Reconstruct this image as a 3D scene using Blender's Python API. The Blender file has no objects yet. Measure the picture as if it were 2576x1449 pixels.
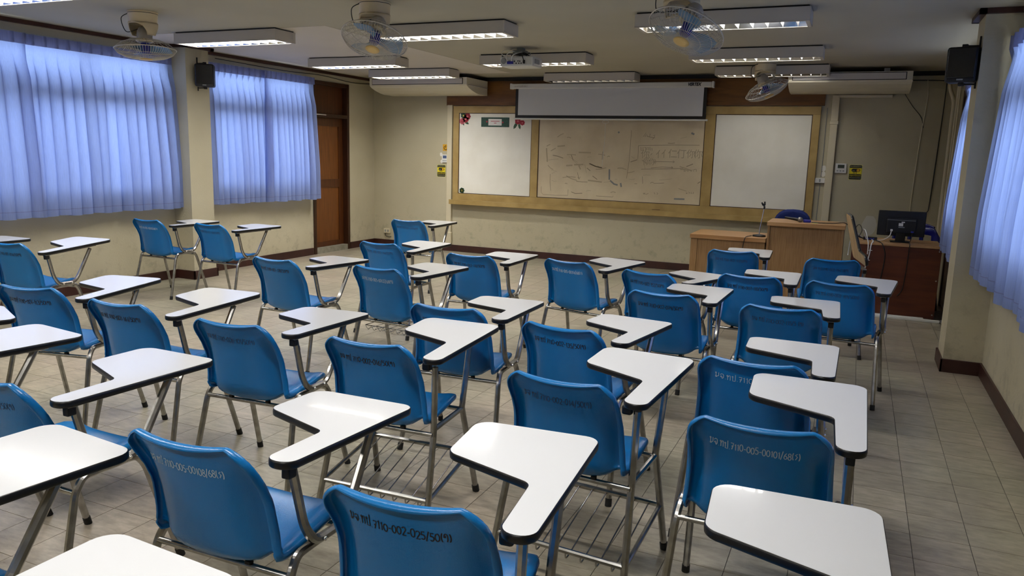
import bpy, bmesh, math, random
from mathutils import Vector, Matrix
random.seed(7)
SC = bpy.context.scene
COL = SC.collection
PI = math.pi

# ------------------------------------------------------------------ camera
CAM_H = 1.53
FOC = 1939.92                       # pixels on the 2576 wide frame
_vx = (-3170 - 1288, 262 - 724.5); _vy = (2165 - 1288, 408 - 724.5)
_X = -Vector((_vx[0], _vx[1], FOC)).normalized()
_Y = Vector((_vy[0], _vy[1], FOC)).normalized()
_Z = _X.cross(_Y)
cam_d = bpy.data.cameras.new('camera')
cam_d.sensor_width = 36.0
cam_d.lens = FOC / 2576 * 36.0
cam_d.clip_start = 0.02
cam = bpy.data.objects.new('camera', cam_d)
COL.objects.link(cam)
right = Vector((_X[0], _Y[0], _Z[0])); up = -Vector((_X[1], _Y[1], _Z[1])); back = -Vector((_X[2], _Y[2], _Z[2]))
cm = Matrix((right, up, back)).transposed().to_4x4()
cm.translation = (0, 0, CAM_H)
cam.matrix_world = cm
SC.camera = cam

# ------------------------------------------------------------------ world, exposure
world = bpy.data.worlds.new('sky'); SC.world = world
world.use_nodes = True
bg = world.node_tree.nodes['Background']
bg.inputs[0].default_value = (0.75, 0.86, 1.0, 1); bg.inputs[1].default_value = 1.0
SC.view_settings.view_transform = 'Standard'
SC.view_settings.look = 'None'
SC.view_settings.gamma = 1.0
SC.view_settings.use_curve_mapping = False
SC.view_settings.exposure = 0.2
SC.cycles.max_bounces = 5; SC.cycles.diffuse_bounces = 3; SC.cycles.glossy_bounces = 2; SC.cycles.transmission_bounces = 4; SC.cycles.transparent_max_bounces = 10
SC.cycles.use_adaptive_sampling = True; SC.cycles.adaptive_threshold = 0.06; SC.cycles.adaptive_min_samples = 16
SC.cycles.caustics_reflective = False; SC.cycles.caustics_refractive = False

# room
XL, XR, YF, YB, ZC = -7.10, 0.955, 10.51, -2.6, 2.60

def daylight(name, loc, rot, sy, sz, watts):
    l = bpy.data.lights.new(name, 'AREA'); l.shape = 'RECTANGLE'; l.size = sy; l.size_y = sz
    l.energy = watts; l.color = (0.86, 0.93, 1.0)
    o = bpy.data.objects.new(name, l); COL.objects.link(o); o.location = loc; o.rotation_euler = rot
    return o
# daylight standing outside each window
DAY = 0.52
daylight('daylight_window', (XL - 0.75, 4.5, 1.85), (0, -PI / 2, 0), 1.9, 4.2, 190 * DAY)
daylight('daylight_window', (XL - 0.75, 7.95, 1.85), (0, -PI / 2, 0), 1.9, 2.3, 110 * DAY)
daylight('daylight_window', (XR + 0.75, 4.4, 1.85), (0, PI / 2, 0), 1.9, 4.2, 190 * DAY)
daylight('daylight_window', (XR + 0.75, 7.9, 1.85), (0, PI / 2, 0), 1.9, 2.3, 110 * DAY)
LAMP_W = 44.0
LNEAR = 0.8

# ------------------------------------------------------------------ materials
def srgb(r, g, b):
    f = lambda c: (c / 255 / 12.92) if c / 255 <= 0.04045 else ((c / 255 + 0.055) / 1.055) ** 2.4
    return (f(r), f(g), f(b), 1.0)
MATS = {}
def mat(name, col, rough=0.5, metal=0.0, spec=0.5, noise=None, bump=None, coat=0.0, trans=0.0):
    m = bpy.data.materials.new(name); m.use_nodes = True
    nt = m.node_tree; p = nt.nodes['Principled BSDF']
    p.inputs['Base Color'].default_value = col
    p.inputs['Roughness'].default_value = rough
    p.inputs['Metallic'].default_value = metal
    p.inputs['Specular IOR Level'].default_value = spec
    p.inputs['Coat Weight'].default_value = coat
    m.diffuse_color = col
    if noise:
        col2, scale, det = noise[:3]
        stretch = noise[3] if len(noise) > 3 else (1, 1, 1)
        lo, hi = (noise[4], noise[5]) if len(noise) > 5 else (0.35, 0.65)
        tc = nt.nodes.new('ShaderNodeTexCoord'); mp = nt.nodes.new('ShaderNodeMapping')
        mp.inputs['Scale'].default_value = stretch
        nz = nt.nodes.new('ShaderNodeTexNoise'); nz.inputs['Scale'].default_value = scale; nz.inputs['Detail'].default_value = det
        rp = nt.nodes.new('ShaderNodeValToRGB')
        rp.color_ramp.elements[0].position = lo; rp.color_ramp.elements[0].color = col
        rp.color_ramp.elements[1].position = hi; rp.color_ramp.elements[1].color = col2
        nt.links.new(tc.outputs['Object'], mp.inputs[0]); nt.links.new(mp.outputs[0], nz.inputs['Vector'])
        nt.links.new(nz.outputs[0], rp.inputs[0]); nt.links.new(rp.outputs[0], p.inputs['Base Color'])
    if bump:
        scale, strength, dist = bump
        tc = nt.nodes.new('ShaderNodeTexCoord')
        nz = nt.nodes.new('ShaderNodeTexNoise'); nz.inputs['Scale'].default_value = scale; nz.inputs['Detail'].default_value = 3
        bp = nt.nodes.new('ShaderNodeBump'); bp.inputs['Strength'].default_value = strength; bp.inputs['Distance'].default_value = dist
        nt.links.new(tc.outputs['Object'], nz.inputs['Vector']); nt.links.new(nz.outputs[0], bp.inputs['Height'])
        nt.links.new(bp.outputs[0], p.inputs['Normal'])
    MATS[name] = m
    return m

def nodes_of(m): return m.node_tree.nodes, m.node_tree.links

# wall paint: cream with soft patchy tone and scuffs near the floor
def wall_mat(name, c1, c2, c3, scuff):
    m = mat(name, c1, 0.62)
    N, L = nodes_of(m); p = N['Principled BSDF']
    geo = N.new('ShaderNodeNewGeometry')
    n1 = N.new('ShaderNodeTexNoise'); n1.inputs['Scale'].default_value = 1.3; n1.inputs['Detail'].default_value = 5
    L.new(geo.outputs['Position'], n1.inputs['Vector'])
    r1 = N.new('ShaderNodeValToRGB'); r1.color_ramp.elements[0].color = c1; r1.color_ramp.elements[1].color = c2
    r1.color_ramp.elements[0].position = 0.35; r1.color_ramp.elements[1].position = 0.7
    L.new(n1.outputs[0], r1.inputs[0])
    n2 = N.new('ShaderNodeTexNoise'); n2.inputs['Scale'].default_value = 8; n2.inputs['Detail'].default_value = 10; n2.inputs['Roughness'].default_value = 0.7
    L.new(geo.outputs['Position'], n2.inputs['Vector'])
    r2 = N.new('ShaderNodeValToRGB'); r2.color_ramp.elements[0].position = 0.52; r2.color_ramp.elements[1].position = 0.72
    L.new(n2.outputs[0], r2.inputs[0])
    sx = N.new('ShaderNodeSeparateXYZ'); L.new(geo.outputs['Position'], sx.inputs[0])
    mr = N.new('ShaderNodeMapRange'); mr.inputs['From Min'].default_value = 0.75; mr.inputs['From Max'].default_value = 0.1
    L.new(sx.outputs['Z'], mr.inputs['Value'])
    mu = N.new('ShaderNodeMath'); mu.operation = 'MULTIPLY'; L.new(r2.outputs[0], mu.inputs[0]); L.new(mr.outputs[0], mu.inputs[1])
    mu2 = N.new('ShaderNodeMath'); mu2.operation = 'MULTIPLY'; mu2.inputs[1].default_value = scuff; L.new(mu.outputs[0], mu2.inputs[0])
    mx = N.new('ShaderNodeMix'); mx.data_type = 'RGBA'
    L.new(mu2.outputs[0], mx.inputs[0]); L.new(r1.outputs[0], mx.inputs[6]); mx.inputs[7].default_value = c3
    L.new(mx.outputs[2], p.inputs['Base Color'])
    bp = N.new('ShaderNodeBump'); bp.inputs['Strength'].default_value = 0.12; bp.inputs['Distance'].default_value = 0.01
    n3 = N.new('ShaderNodeTexNoise'); n3.inputs['Scale'].default_value = 60; L.new(geo.outputs['Position'], n3.inputs['Vector'])
    L.new(n3.outputs[0], bp.inputs['Height']); L.new(bp.outputs[0], p.inputs['Normal'])
    return m
wall_mat('wall_paint', srgb(200, 191, 163), srgb(190, 181, 152), srgb(118, 110, 90), 0.55)
wall_mat('front_paint', srgb(192, 183, 154), srgb(182, 172, 142), srgb(112, 110, 84), 0.62)
mat('ceiling_paint', srgb(178, 172, 152), 0.8, noise=(srgb(170, 164, 144), 0.8, 3))
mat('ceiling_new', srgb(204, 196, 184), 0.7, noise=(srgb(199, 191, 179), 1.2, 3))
mat('brown_trim', srgb(66, 34, 27), 0.4, noise=(srgb(52, 26, 22), 6, 3))
mat('black_trim', srgb(18, 16, 15), 0.6)
mat('door_wood', srgb(92, 48, 16), 0.4, noise=(srgb(70, 35, 10), 3, 6, (14, 14, 0.7)))
mat('door_dark', srgb(62, 32, 12), 0.4, noise=(srgb(48, 24, 9), 4, 5, (10, 10, 0.8)))
mat('door_panel_wood', srgb(126, 74, 26), 0.38, noise=(srgb(96, 52, 16), 4, 8, (22, 22, 0.6)))
mat('concrete', srgb(150, 145, 128), 0.8, noise=(srgb(125, 120, 104), 12, 5))
mat('header_wood', srgb(128, 84, 34), 0.5, noise=(srgb(100, 62, 22), 2.2, 6, (1.2, 8, 8)))
mat('board_frame', srgb(180, 153, 94), 0.45, noise=(srgb(162, 134, 76), 5, 5))
mat('board_white', srgb(243, 239, 224), 0.28, noise=(srgb(234, 229, 212), 2.5, 4))
mat('board_old', srgb(222, 206, 172), 0.35, noise=(srgb(204, 186, 152), 2.2, 7))
mat('ink_faint', srgb(176, 160, 130), 0.6)
mat('ink_grey', srgb(148, 132, 106), 0.6)
mat('ink_smudge', srgb(182, 164, 132), 0.6)
mat('ink_blue', srgb(132, 132, 128), 0.6)
mat('pvc', srgb(212, 201, 170), 0.45)
mat('white_plastic', srgb(226, 224, 216), 0.4)
mat('grey_plastic', srgb(140, 142, 140), 0.4)
mat('lcd', srgb(70, 78, 70), 0.2)
mat('lcd_blue', srgb(80, 95, 125), 0.2)
mat('black_plastic', srgb(9, 9, 10), 0.5)
mat('black_gloss', srgb(10, 10, 12), 0.25)
mat('rubber', srgb(20, 20, 20), 0.7)
mat('chair_blue', srgb(10, 111, 178), 0.27, bump=(260, 0.18, 0.002))
mat('laminate', srgb(236, 237, 239), 0.12, coat=0.25)
mat('edge_black', srgb(13, 13, 14), 0.35)
mat('plywood', srgb(196, 166, 120), 0.7, noise=(srgb(168, 136, 92), 3, 5, (3, 14, 3)))
mat('steel', srgb(176, 174, 170), 0.27, metal=1.0, noise=(srgb(150, 148, 144), 25, 3))
mat('chrome', srgb(215, 215, 213), 0.09, metal=1.0)
mat('pen_black', srgb(12, 14, 26), 0.55)
mat('pen_faint', srgb(14, 52, 92), 0.5)
mat('pen_white', srgb(176, 196, 208), 0.6)
mat('ac_cream', srgb(218, 210, 186), 0.4)
mat('ac_panel', srgb(205, 198, 190), 0.35)
mat('lamp_white', srgb(196, 188, 174), 0.45)
mat('lamp_mirror', srgb(225, 226, 228), 0.12, metal=1.0)
mat('louvre_white', srgb(240, 240, 238), 0.25)
mat('fan_cream', srgb(216, 198, 160), 0.4)
mat('fan_grey', srgb(180, 172, 158), 0.4)
mat('fan_wire', srgb(200, 194, 180), 0.35, metal=0.4)
mat('fan_badge', srgb(214, 178, 104), 0.4)
mat('oak', srgb(160, 124, 80), 0.42, noise=(srgb(136, 100, 60), 5, 8, (30, 30, 1.0)))
mat('oak_top', srgb(184, 144, 96), 0.4, noise=(srgb(160, 114, 68), 2.0, 8, (0.8, 14, 14)))
mat('mahogany', srgb(98, 46, 22), 0.42, noise=(srgb(78, 34, 16), 2.5, 7, (1.2, 8, 9)))
mat('blue_fabric', srgb(12, 34, 98), 0.85, bump=(300, 0.3, 0.003))
mat('blue_plastic', srgb(18, 22, 120), 0.25)
mat('screen_white', srgb(206, 206, 206), 0.7)
mat('screen_case', srgb(214, 212, 204), 0.4)
mat('sign_yellow', srgb(224, 206, 30), 0.5)
mat('sign_orange', srgb(214, 160, 24), 0.5)
mat('sign_black', srgb(16, 14, 14), 0.5)
mat('sign_pale', srgb(210, 206, 130), 0.5)
mat('paper_green', srgb(28, 74, 58), 0.6, noise=(srgb(16, 52, 40), 40, 3))
mat('paper_white', srgb(225, 222, 216), 0.6)
mat('petal_red', srgb(176, 44, 60), 0.6)
mat('petal_pink', srgb(214, 110, 120), 0.6)
mat('petal_purple', srgb(108, 78, 140), 0.6)
mat('leaf_green', srgb(52, 84, 58), 0.6)
mat('petal_yellow', srgb(196, 186, 90), 0.6)
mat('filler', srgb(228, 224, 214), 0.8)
mat('reflection_tone', srgb(206, 201, 186), 0.5)
mat('grout', srgb(58, 52, 46), 0.8)
mat('projector_white', srgb(206, 206, 200), 0.4)
mat('bracket_grey', srgb(132, 136, 122), 0.5)
mat('blue_plug', srgb(40, 44, 150), 0.4)
mat('mic_grey', srgb(128, 124, 118), 0.4, metal=0.5)
mat('alu', srgb(178, 178, 176), 0.35, metal=0.9)

# emissive tube
m = bpy.data.materials.new('lamp_tube'); m.use_nodes = True
p = m.node_tree.nodes['Principled BSDF']; p.inputs['Emission Color'].default_value = (1, 0.985, 0.95, 1); p.inputs['Emission Strength'].default_value = 14
MATS['lamp_tube'] = m
mat('lamp_tube_off', srgb(235, 233, 228), 0.3)

# floor tiles: streaked vinyl, tone changes from tile to tile
TS = 0.2203; TX0 = 0.3354; TY0 = 3.2238
m = mat('tile', srgb(160, 150, 136), 0.3)
N, L = nodes_of(m); p = N['Principled BSDF']
geo = N.new('ShaderNodeNewGeometry')
off = N.new('ShaderNodeVectorMath'); off.operation = 'SUBTRACT'; off.inputs[1].default_value = (TX0, TY0, 0); L.new(geo.outputs['Position'], off.inputs[0])
dv = N.new('ShaderNodeVectorMath'); dv.operation = 'SCALE'; dv.inputs['Scale'].default_value = 1 / TS; L.new(off.outputs[0], dv.inputs[0])
fl = N.new('ShaderNodeVectorMath'); fl.operation = 'FLOOR'; L.new(dv.outputs[0], fl.inputs[0])
wn = N.new('ShaderNodeTexWhiteNoise'); L.new(fl.outputs[0], wn.inputs['Vector'])
jit = N.new('ShaderNodeVectorMath'); jit.operation = 'MULTIPLY_ADD'; jit.inputs[1].default_value = (7, 7, 7); L.new(wn.outputs['Color'], jit.inputs[0]); L.new(geo.outputs['Position'], jit.inputs[2])
mp = N.new('ShaderNodeMapping'); mp.inputs['Scale'].default_value = (6, 17, 1); L.new(jit.outputs[0], mp.inputs[0])
n1 = N.new('ShaderNodeTexNoise'); n1.inputs['Scale'].default_value = 1.9; n1.inputs['Detail'].default_value = 6; n1.inputs['Roughness'].default_value = 0.65; L.new(mp.outputs[0], n1.inputs['Vector'])
r1 = N.new('ShaderNodeValToRGB'); e = r1.color_ramp.elements
e[0].position = 0.28; e[0].color = srgb(143, 137, 122); e[1].position = 0.74; e[1].color = srgb(191, 185, 170)
L.new(n1.outputs[0], r1.inputs[0])
n2 = N.new('ShaderNodeTexNoise'); n2.inputs['Scale'].default_value = 0.9; n2.inputs['Detail'].default_value = 3; L.new(geo.outputs['Position'], n2.inputs['Vector'])
r2 = N.new('ShaderNodeValToRGB'); e = r2.color_ramp.elements; e[0].position = 0.35; e[0].color = srgb(236, 236, 222); e[1].position = 0.65; e[1].color = srgb(250, 240, 232)
L.new(n2.outputs[0], r2.inputs[0])
mx = N.new('ShaderNodeMix'); mx.data_type = 'RGBA'; mx.blend_type = 'MULTIPLY'; mx.inputs[0].default_value = 1
L.new(r1.outputs[0], mx.inputs[6]); L.new(r2.outputs[0], mx.inputs[7])
hs = N.new('ShaderNodeHueSaturation'); vr = N.new('ShaderNodeMapRange'); vr.inputs['To Min'].default_value = 0.93; vr.inputs['To Max'].default_value = 1.07
L.new(wn.outputs['Value'], vr.inputs['Value']); L.new(vr.outputs[0], hs.inputs['Value']); L.new(mx.outputs[2], hs.inputs['Color'])
L.new(hs.outputs[0], p.inputs['Base Color'])
rr = N.new('ShaderNodeMapRange'); rr.inputs['To Min'].default_value = 0.22; rr.inputs['To Max'].default_value = 0.42; L.new(n1.outputs[0], rr.inputs['Value']); L.new(rr.outputs[0], p.inputs['Roughness'])

# curtain cloth
def cloth(name, base, trans, w):
    m = bpy.data.materials.new(name); m.use_nodes = True
    N, L = nodes_of(m); N.remove(N['Principled BSDF']); out = N['Material Output']
    geo = N.new('ShaderNodeTexCoord')
    mp = N.new('ShaderNodeMapping'); mp.inputs['Scale'].default_value = (60, 60, 3); L.new(geo.outputs['Object'], mp.inputs[0])
    nz = N.new('ShaderNodeTexNoise'); nz.inputs['Scale'].default_value = 3; L.new(mp.outputs[0], nz.inputs['Vector'])
    def ramp(c):
        r = N.new('ShaderNodeValToRGB'); r.color_ramp.elements[0].color = tuple(x * 0.88 for x in c[:3]) + (1,); r.color_ramp.elements[1].color = c
        r.color_ramp.elements[0].position = 0.3; r.color_ramp.elements[1].position = 0.7
        L.new(nz.outputs[0], r.inputs[0]); return r
    d = N.new('ShaderNodeBsdfDiffuse'); L.new(ramp(base).outputs[0], d.inputs[0])
    t = N.new('ShaderNodeBsdfTranslucent'); L.new(ramp(trans).outputs[0], t.inputs[0])
    g = N.new('ShaderNodeBsdfGlossy'); g.inputs['Roughness'].default_value = 0.4; g.inputs[0].default_value = (0.8, 0.82, 1, 1)
    a = N.new('ShaderNodeMixShader'); a.inputs[0].default_value = w; L.new(d.outputs[0], a.inputs[1]); L.new(t.outputs[0], a.inputs[2])
    b = N.new('ShaderNodeMixShader'); b.inputs[0].default_value = 0.06; L.new(a.outputs[0], b.inputs[1]); L.new(g.outputs[0], b.inputs[2])
    L.new(b.outputs[0], out.inputs[0]); MATS[name] = m
cloth('curtain_cloth', srgb(150, 165, 212), srgb(150, 174, 234), 0.42)
cloth('curtain_tape', srgb(132, 140, 190), srgb(120, 138, 210), 0.10)
# window glass
m = bpy.data.materials.new('glass'); m.use_nodes = True
N, L = nodes_of(m); N.remove(N['Principled BSDF'])
t = N.new('ShaderNodeBsdfTransparent'); g = N.new('ShaderNodeBsdfGlossy'); g.inputs['Roughness'].default_value = 0.02
x = N.new('ShaderNodeMixShader'); x.inputs[0].default_value = 0.06; L.new(t.outputs[0], x.inputs[1]); L.new(g.outputs[0], x.inputs[2]); L.new(x.outputs[0], N['Material Output'].inputs[0])
MATS['glass'] = m
# fan blade: clear blue plastic
m = mat('fan_blade', srgb(100, 144, 184), 0.15); m.node_tree.nodes['Principled BSDF'].inputs['Alpha'].default_value = 0.84

# ------------------------------------------------------------------ mesh builder
class MB:
    def __init__(s): s.v = []; s.f = []; s.mi = []; s.sm = []
    def add(s, verts, faces, mi=0, smooth=False):
        o = len(s.v); s.v += [tuple(v) for v in verts]
        for f in faces: s.f.append(tuple(i + o for i in f)); s.mi.append(mi); s.sm.append(smooth)
        return s
    def box(s, x0, x1, y0, y1, z0, z1, bev=0.0, mi=0, M=None):
        if bev <= 0:
            vs = [(x0, y0, z0), (x1, y0, z0), (x1, y1, z0), (x0, y1, z0), (x0, y0, z1), (x1, y0, z1), (x1, y1, z1), (x0, y1, z1)]
            fs = [(0, 3, 2, 1), (4, 5, 6, 7), (0, 1, 5, 4), (1, 2, 6, 5), (2, 3, 7, 6), (3, 0, 4, 7)]
        else:
            bm = bmesh.new(); bmesh.ops.create_cube(bm, size=1)
            for v in bm.verts: v.co = Vector(((x0 + x1) / 2 + v.co.x * (x1 - x0), (y0 + y1) / 2 + v.co.y * (y1 - y0), (z0 + z1) / 2 + v.co.z * (z1 - z0)))
            bmesh.ops.bevel(bm, geom=bm.edges[:], offset=bev, segments=2, affect='EDGES', profile=0.5)
            bm.verts.ensure_lookup_table()
            vs = [v.co.copy() for v in bm.verts]; fs = [[v.index for v in f.verts] for f in bm.faces]; bm.free()
        if M is not None: vs = [M @ Vector(v) for v in vs]
        return s.add(vs, fs, mi, False)
    def tube(s, path, r, n=8, sq=False, caps=True, mi=0, closed=False, flat=None):
        P = [Vector(p) for p in path]
        Np = len(P)
        T = []
        for i in range(Np):
            if closed: t = P[(i + 1) % Np] - P[i - 1]
            else: t = P[min(i + 1, Np - 1)] - P[max(i - 1, 0)]
            T.append(t.normalized())
        a = Vector((0, 0, 1)) if abs(T[0].z) < 0.9 else Vector((0, 1, 0))
        if sq: a = Vector((1, 0, 0)) if abs(T[0].x) < 0.9 else Vector((0, 0, 1))
        u = (a - T[0] * a.dot(T[0])).normalized()
        vs = []
        if sq:
            k = 0.42
            prof = [(1, k), (k, 1), (-k, 1), (-1, k), (-1, -k), (-k, -1), (k, -1), (1, -k)]; n = 8
        else: prof = [(math.cos(2 * PI * j / n), math.sin(2 * PI * j / n)) for j in range(n)]
        fx, fy = flat if flat else (1, 1)
        for i in range(Np):
            if i:
                u = u - T[i] * u.dot(T[i]); u.normalize()
            w = T[i].cross(u)
            for a_, b_ in prof: vs.append(P[i] + u * (a_ * r * fx) + w * (b_ * r * fy))
        fs = []
        for i in range(Np if closed else Np - 1):
            for j in range(n):
                i2 = (i + 1) % Np
                fs.append((i * n + j, i * n + (j + 1) % n, i2 * n + (j + 1) % n, i2 * n + j))
        s.add(vs, fs, mi, not sq)
        if caps and not closed:
            s.add(vs[:n], [tuple(range(n))[::-1]], mi); s.add(vs[-n:], [tuple(range(n))], mi)
        return s
    def lathe(s, prof, n=20, M=None, mi=0, smooth=True, caps=True):
        vs = []; fs = []
        for r, z in prof:
            for j in range(n): vs.append(Vector((r * math.cos(2 * PI * j / n), r * math.sin(2 * PI * j / n), z)))
        for i in range(len(prof) - 1):
            for j in range(n): fs.append((i * n + j, i * n + (j + 1) % n, (i + 1) * n + (j + 1) % n, (i + 1) * n + j))
        if M is not None: vs = [M @ v for v in vs]
        s.add(vs, fs, mi, smooth)
        if caps:
            s.add(vs[:n], [tuple(range(n))[::-1]], mi); s.add(vs[-n:], [tuple(range(n))], mi)
        return s
    def prism(s, out, z0, z1, mi=(0, 0, 0), M=None, sides=True, bottom=True, top=True):
        n = len(out)
        vs = [Vector((x, y, z0)) for x, y in out] + [Vector((x, y, z1)) for x, y in out]
        if M is not None: vs = [M @ v for v in vs]
        if bottom: s.add(vs[:n], [tuple(range(n))[::-1]], mi[2])
        if top: s.add(vs[n:], [tuple(range(n))], mi[0])
        if sides: s.add(vs, [(i, (i + 1) % n, n + (i + 1) % n, n + i) for i in range(n)], mi[1])
        return s
    def grid(s, rows, mi=0, smooth=True, closed=False):
        nr, nc = len(rows), len(rows[0])
        vs = [p for r in rows for p in r]; fs = []
        for i in range(nr - 1):
            for j in range(nc if closed else nc - 1):
                fs.append((i * nc + j, i * nc + (j + 1) % nc, (i + 1) * nc + (j + 1) % nc, (i + 1) * nc + j))
        return s.add(vs, fs, mi, smooth)
    def mesh(s, name, mats):
        me = bpy.data.meshes.new(name); me.from_pydata([tuple(v) for v in s.v], [], s.f)
        for m in ([mats] if isinstance(mats, str) else mats): me.materials.append(MATS[m])
        me.polygons.foreach_set('material_index', s.mi); me.polygons.foreach_set('use_smooth', s.sm)
        me.update(); return me
    def build(s, name, mats, parent=None): return obj(name, s.mesh(name, mats), parent)

def obj(name, me, parent=None, loc=None, rz=None):
    o = bpy.data.objects.new(name, me); COL.objects.link(o)
    if parent is not None: o.parent = parent
    if loc is not None: o.location = loc
    if rz is not None: o.rotation_euler = (0, 0, rz)
    return o
def tag(o, label, cat, group=None):
    o['label'] = label; o['category'] = cat
    if group: o['group'] = group
    return o
def thing(name, label, cat, loc=(0, 0, 0), rz=0.0, group=None):
    o = bpy.data.objects.new(name, None); COL.objects.link(o); o.empty_display_size = 0.1
    o.location = loc; o.rotation_euler = (0, 0, rz)
    return tag(o, label, cat, group)
def struct(o, label=None):
    o['kind'] = 'structure'
    if label: o['label'] = label
    return o
def stuff(o): o['kind'] = 'stuff'; return o
def fillet(pts, r, n=5):
    P = [Vector(p) for p in pts]; out = [P[0]]
    for i in range(1, len(P) - 1):
        a, b, c = P[i - 1], P[i], P[i + 1]
        u = (a - b); v = (c - b); d = min(r, u.length * 0.48, v.length * 0.48)
        p0 = b + u.normalized() * d; p1 = b + v.normalized() * d
        for k in range(n + 1):
            t = k / n; out.append(p0 * (1 - t) ** 2 + b * 2 * t * (1 - t) + p1 * t * t)
    out.append(P[-1]); return out
def spline(pts, n=6):
    P = [Vector(p) for p in pts]; out = []
    for i in range(len(P) - 1):
        p0 = P[max(i - 1, 0)]; p1 = P[i]; p2 = P[i + 1]; p3 = P[min(i + 2, len(P) - 1)]
        for k in range(n):
            t = k / n
            out.append(0.5 * ((2 * p1) + (p2 - p0) * t + (2 * p0 - 5 * p1 + 4 * p2 - p3) * t * t + (3 * p1 - p0 - 3 * p2 + p3) * t ** 3))
    out.append(P[-1]); return out
def rounded(pts, rad, n=6):
    out = []; N = len(pts)
    for i in range(N):
        p = Vector(pts[i]); u = Vector(pts[i - 1]) - p; v = Vector(pts[(i + 1) % N]) - p
        u.normalize(); v.normalize(); ang = u.angle(v); r = rad[i] if isinstance(rad, (list, tuple)) else rad
        d = r / math.tan(ang / 2); c = p + (u + v).normalized() * (r / math.sin(ang / 2))
        t0 = p + u * d - c; t1 = p + v * d - c
        a0 = math.atan2(t0.y, t0.x); da = (math.atan2(t1.y, t1.x) - a0 + PI) % (2 * PI) - PI
        for k in range(n + 1): out.append((c.x + r * math.cos(a0 + da * k / n), c.y + r * math.sin(a0 + da * k / n)))
    return out
def text_mesh(name, body, size, matname, parent, M, align='LEFT', shear=0.0, extrude=0.0, width=None, bold=0.0):
    cu = bpy.data.curves.new(name, 'FONT'); cu.body = body; cu.size = size; cu.align_x = align; cu.shear = shear; cu.resolution_u = 3; cu.offset = bold
    t = bpy.data.objects.new(name, cu); COL.objects.link(t)
    dg = bpy.context.evaluated_depsgraph_get(); dg.update()
    me = bpy.data.meshes.new_from_object(t.evaluated_get(dg))
    bpy.data.objects.remove(t); bpy.data.curves.remove(cu)
    if width and len(me.vertices):
        w = max(v.co.x for v in me.vertices) - min(v.co.x for v in me.vertices)
        if w > 0:
            for v in me.vertices: v.co.x *= width / w
    me.transform(M); me.materials.clear(); me.materials.append(MATS[matname]); me.name = name
    return obj(name, me, parent)
# frame of a board on the front wall: text x -> +X, text y -> +Z, facing -Y
def on_front(x, y, z): return Matrix(((1, 0, 0, x), (0, 0, -1, y), (0, 1, 0, z), (0, 0, 0, 1)))

# ------------------------------------------------------------------ floor
fx0, fx1, fy0, fy1 = XL - 0.1, XR + 0.1, YB - 0.1, YF + 0.1
floor = MB().box(fx0, fx1, fy0, fy1, -0.08, -0.0025).build('floor', 'grout'); struct(floor, 'floor of square streaked beige grey vinyl tiles')
half = TS / 2 - 0.0013
tile_me = MB().add([(-half, -half, -0.004), (half, -half, -0.004), (half, half, -0.004), (-half, half, -0.004), (-half, -half, 0), (half, -half, 0), (half, half, 0), (-half, half, 0)],
                   [(4, 5, 6, 7), (0, 1, 5, 4), (1, 2, 6, 5), (2, 3, 7, 6), (3, 0, 4, 7)]).mesh('tile', 'tile')
cinv = cm.inverted()
def pix(P):
    q = cinv @ Vector(P)
    if q.z > -0.05: return None
    return (1288 + FOC * q.x / -q.z, 724.5 - FOC * q.y / -q.z)
cells = []
i0 = math.ceil((XL - TX0) / TS - 0.5); i1 = math.floor((XR - TX0) / TS + 0.3); j0 = math.ceil((YB - TY0) / TS); j1 = math.floor((YF - TY0) / TS - 0.5)
for i in range(i0, i1 + 1):
    for j in range(j0, j1 + 1):
        x = TX0 + (i + 0.5) * TS; y = TY0 + (j + 0.5) * TS
        q = pix((x, y, 0)); seen = q is not None and -40 < q[0] < 2616 and -40 < q[1] < 1489
        cells.append(((0 if seen else 1, x * x + y * y), x, y))
cells.sort()
for k, (_, x, y) in enumerate(cells[:300]):
    obj('tile', tile_me, floor, (x, y, 0))
rest = MB()
for _, x, y in cells[300:]:
    h = half
    rest.add([(x - h, y - h, -0.003), (x + h, y - h, -0.003), (x + h, y + h, -0.003), (x - h, y + h, -0.003), (x - h, y - h, 0), (x + h, y - h, 0), (x + h, y + h, 0), (x - h, y + h, 0)],
             [(4, 5, 6, 7), (0, 1, 5, 4), (1, 2, 6, 5), (2, 3, 7, 6), (3, 0, 4, 7)])
stuff(rest.build('far_tiles', 'tile', floor))

# ------------------------------------------------------------------ walls and ceiling
ceiling = struct(MB().box(fx0, fx1, fy0, fy1, ZC, ZC + 0.12).build('ceiling', 'ceiling_paint'), 'cream painted ceiling')
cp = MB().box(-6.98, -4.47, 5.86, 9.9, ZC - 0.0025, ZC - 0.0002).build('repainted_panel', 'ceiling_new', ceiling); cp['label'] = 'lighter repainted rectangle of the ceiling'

def wall_holes(mb, x0, x1, y0, y1, holes):
    """wall along Y between y0,y1 of thickness x0..x1; holes = (ya, yb, za, zb)"""
    ys = sorted({y0, y1, *[h[0] for h in holes], *[h[1] for h in holes]})
    for a, b in zip(ys[:-1], ys[1:]):
        h = next((h for h in holes if h[0] <= a + 1e-6 and h[1] >= b - 1e-6), None)
        if h is None: mb.box(x0, x1, a, b, 0, ZC)
        else:
            if h[2] > 0: mb.box(x0, x1, a, b, 0, h[2])
            mb.box(x0, x1, a, b, h[3], ZC)
    return mb
WZ0, WZ1 = 1.0, 2.44
HL = [(2.55, 6.44, WZ0, WZ1), (7.02, 8.82, WZ0, WZ1), (8.97, 9.83, 0.0, 2.46)]
HR = [(2.55, 6.25, WZ0, WZ1), (7.0, 8.62, WZ0, WZ1)]
wl = wall_holes(MB(), XL - 0.14, XL, fy0, YF, HL)
wl.box(XL - 0.01, -6.835, 6.50, 6.83, 0, ZC)
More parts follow.
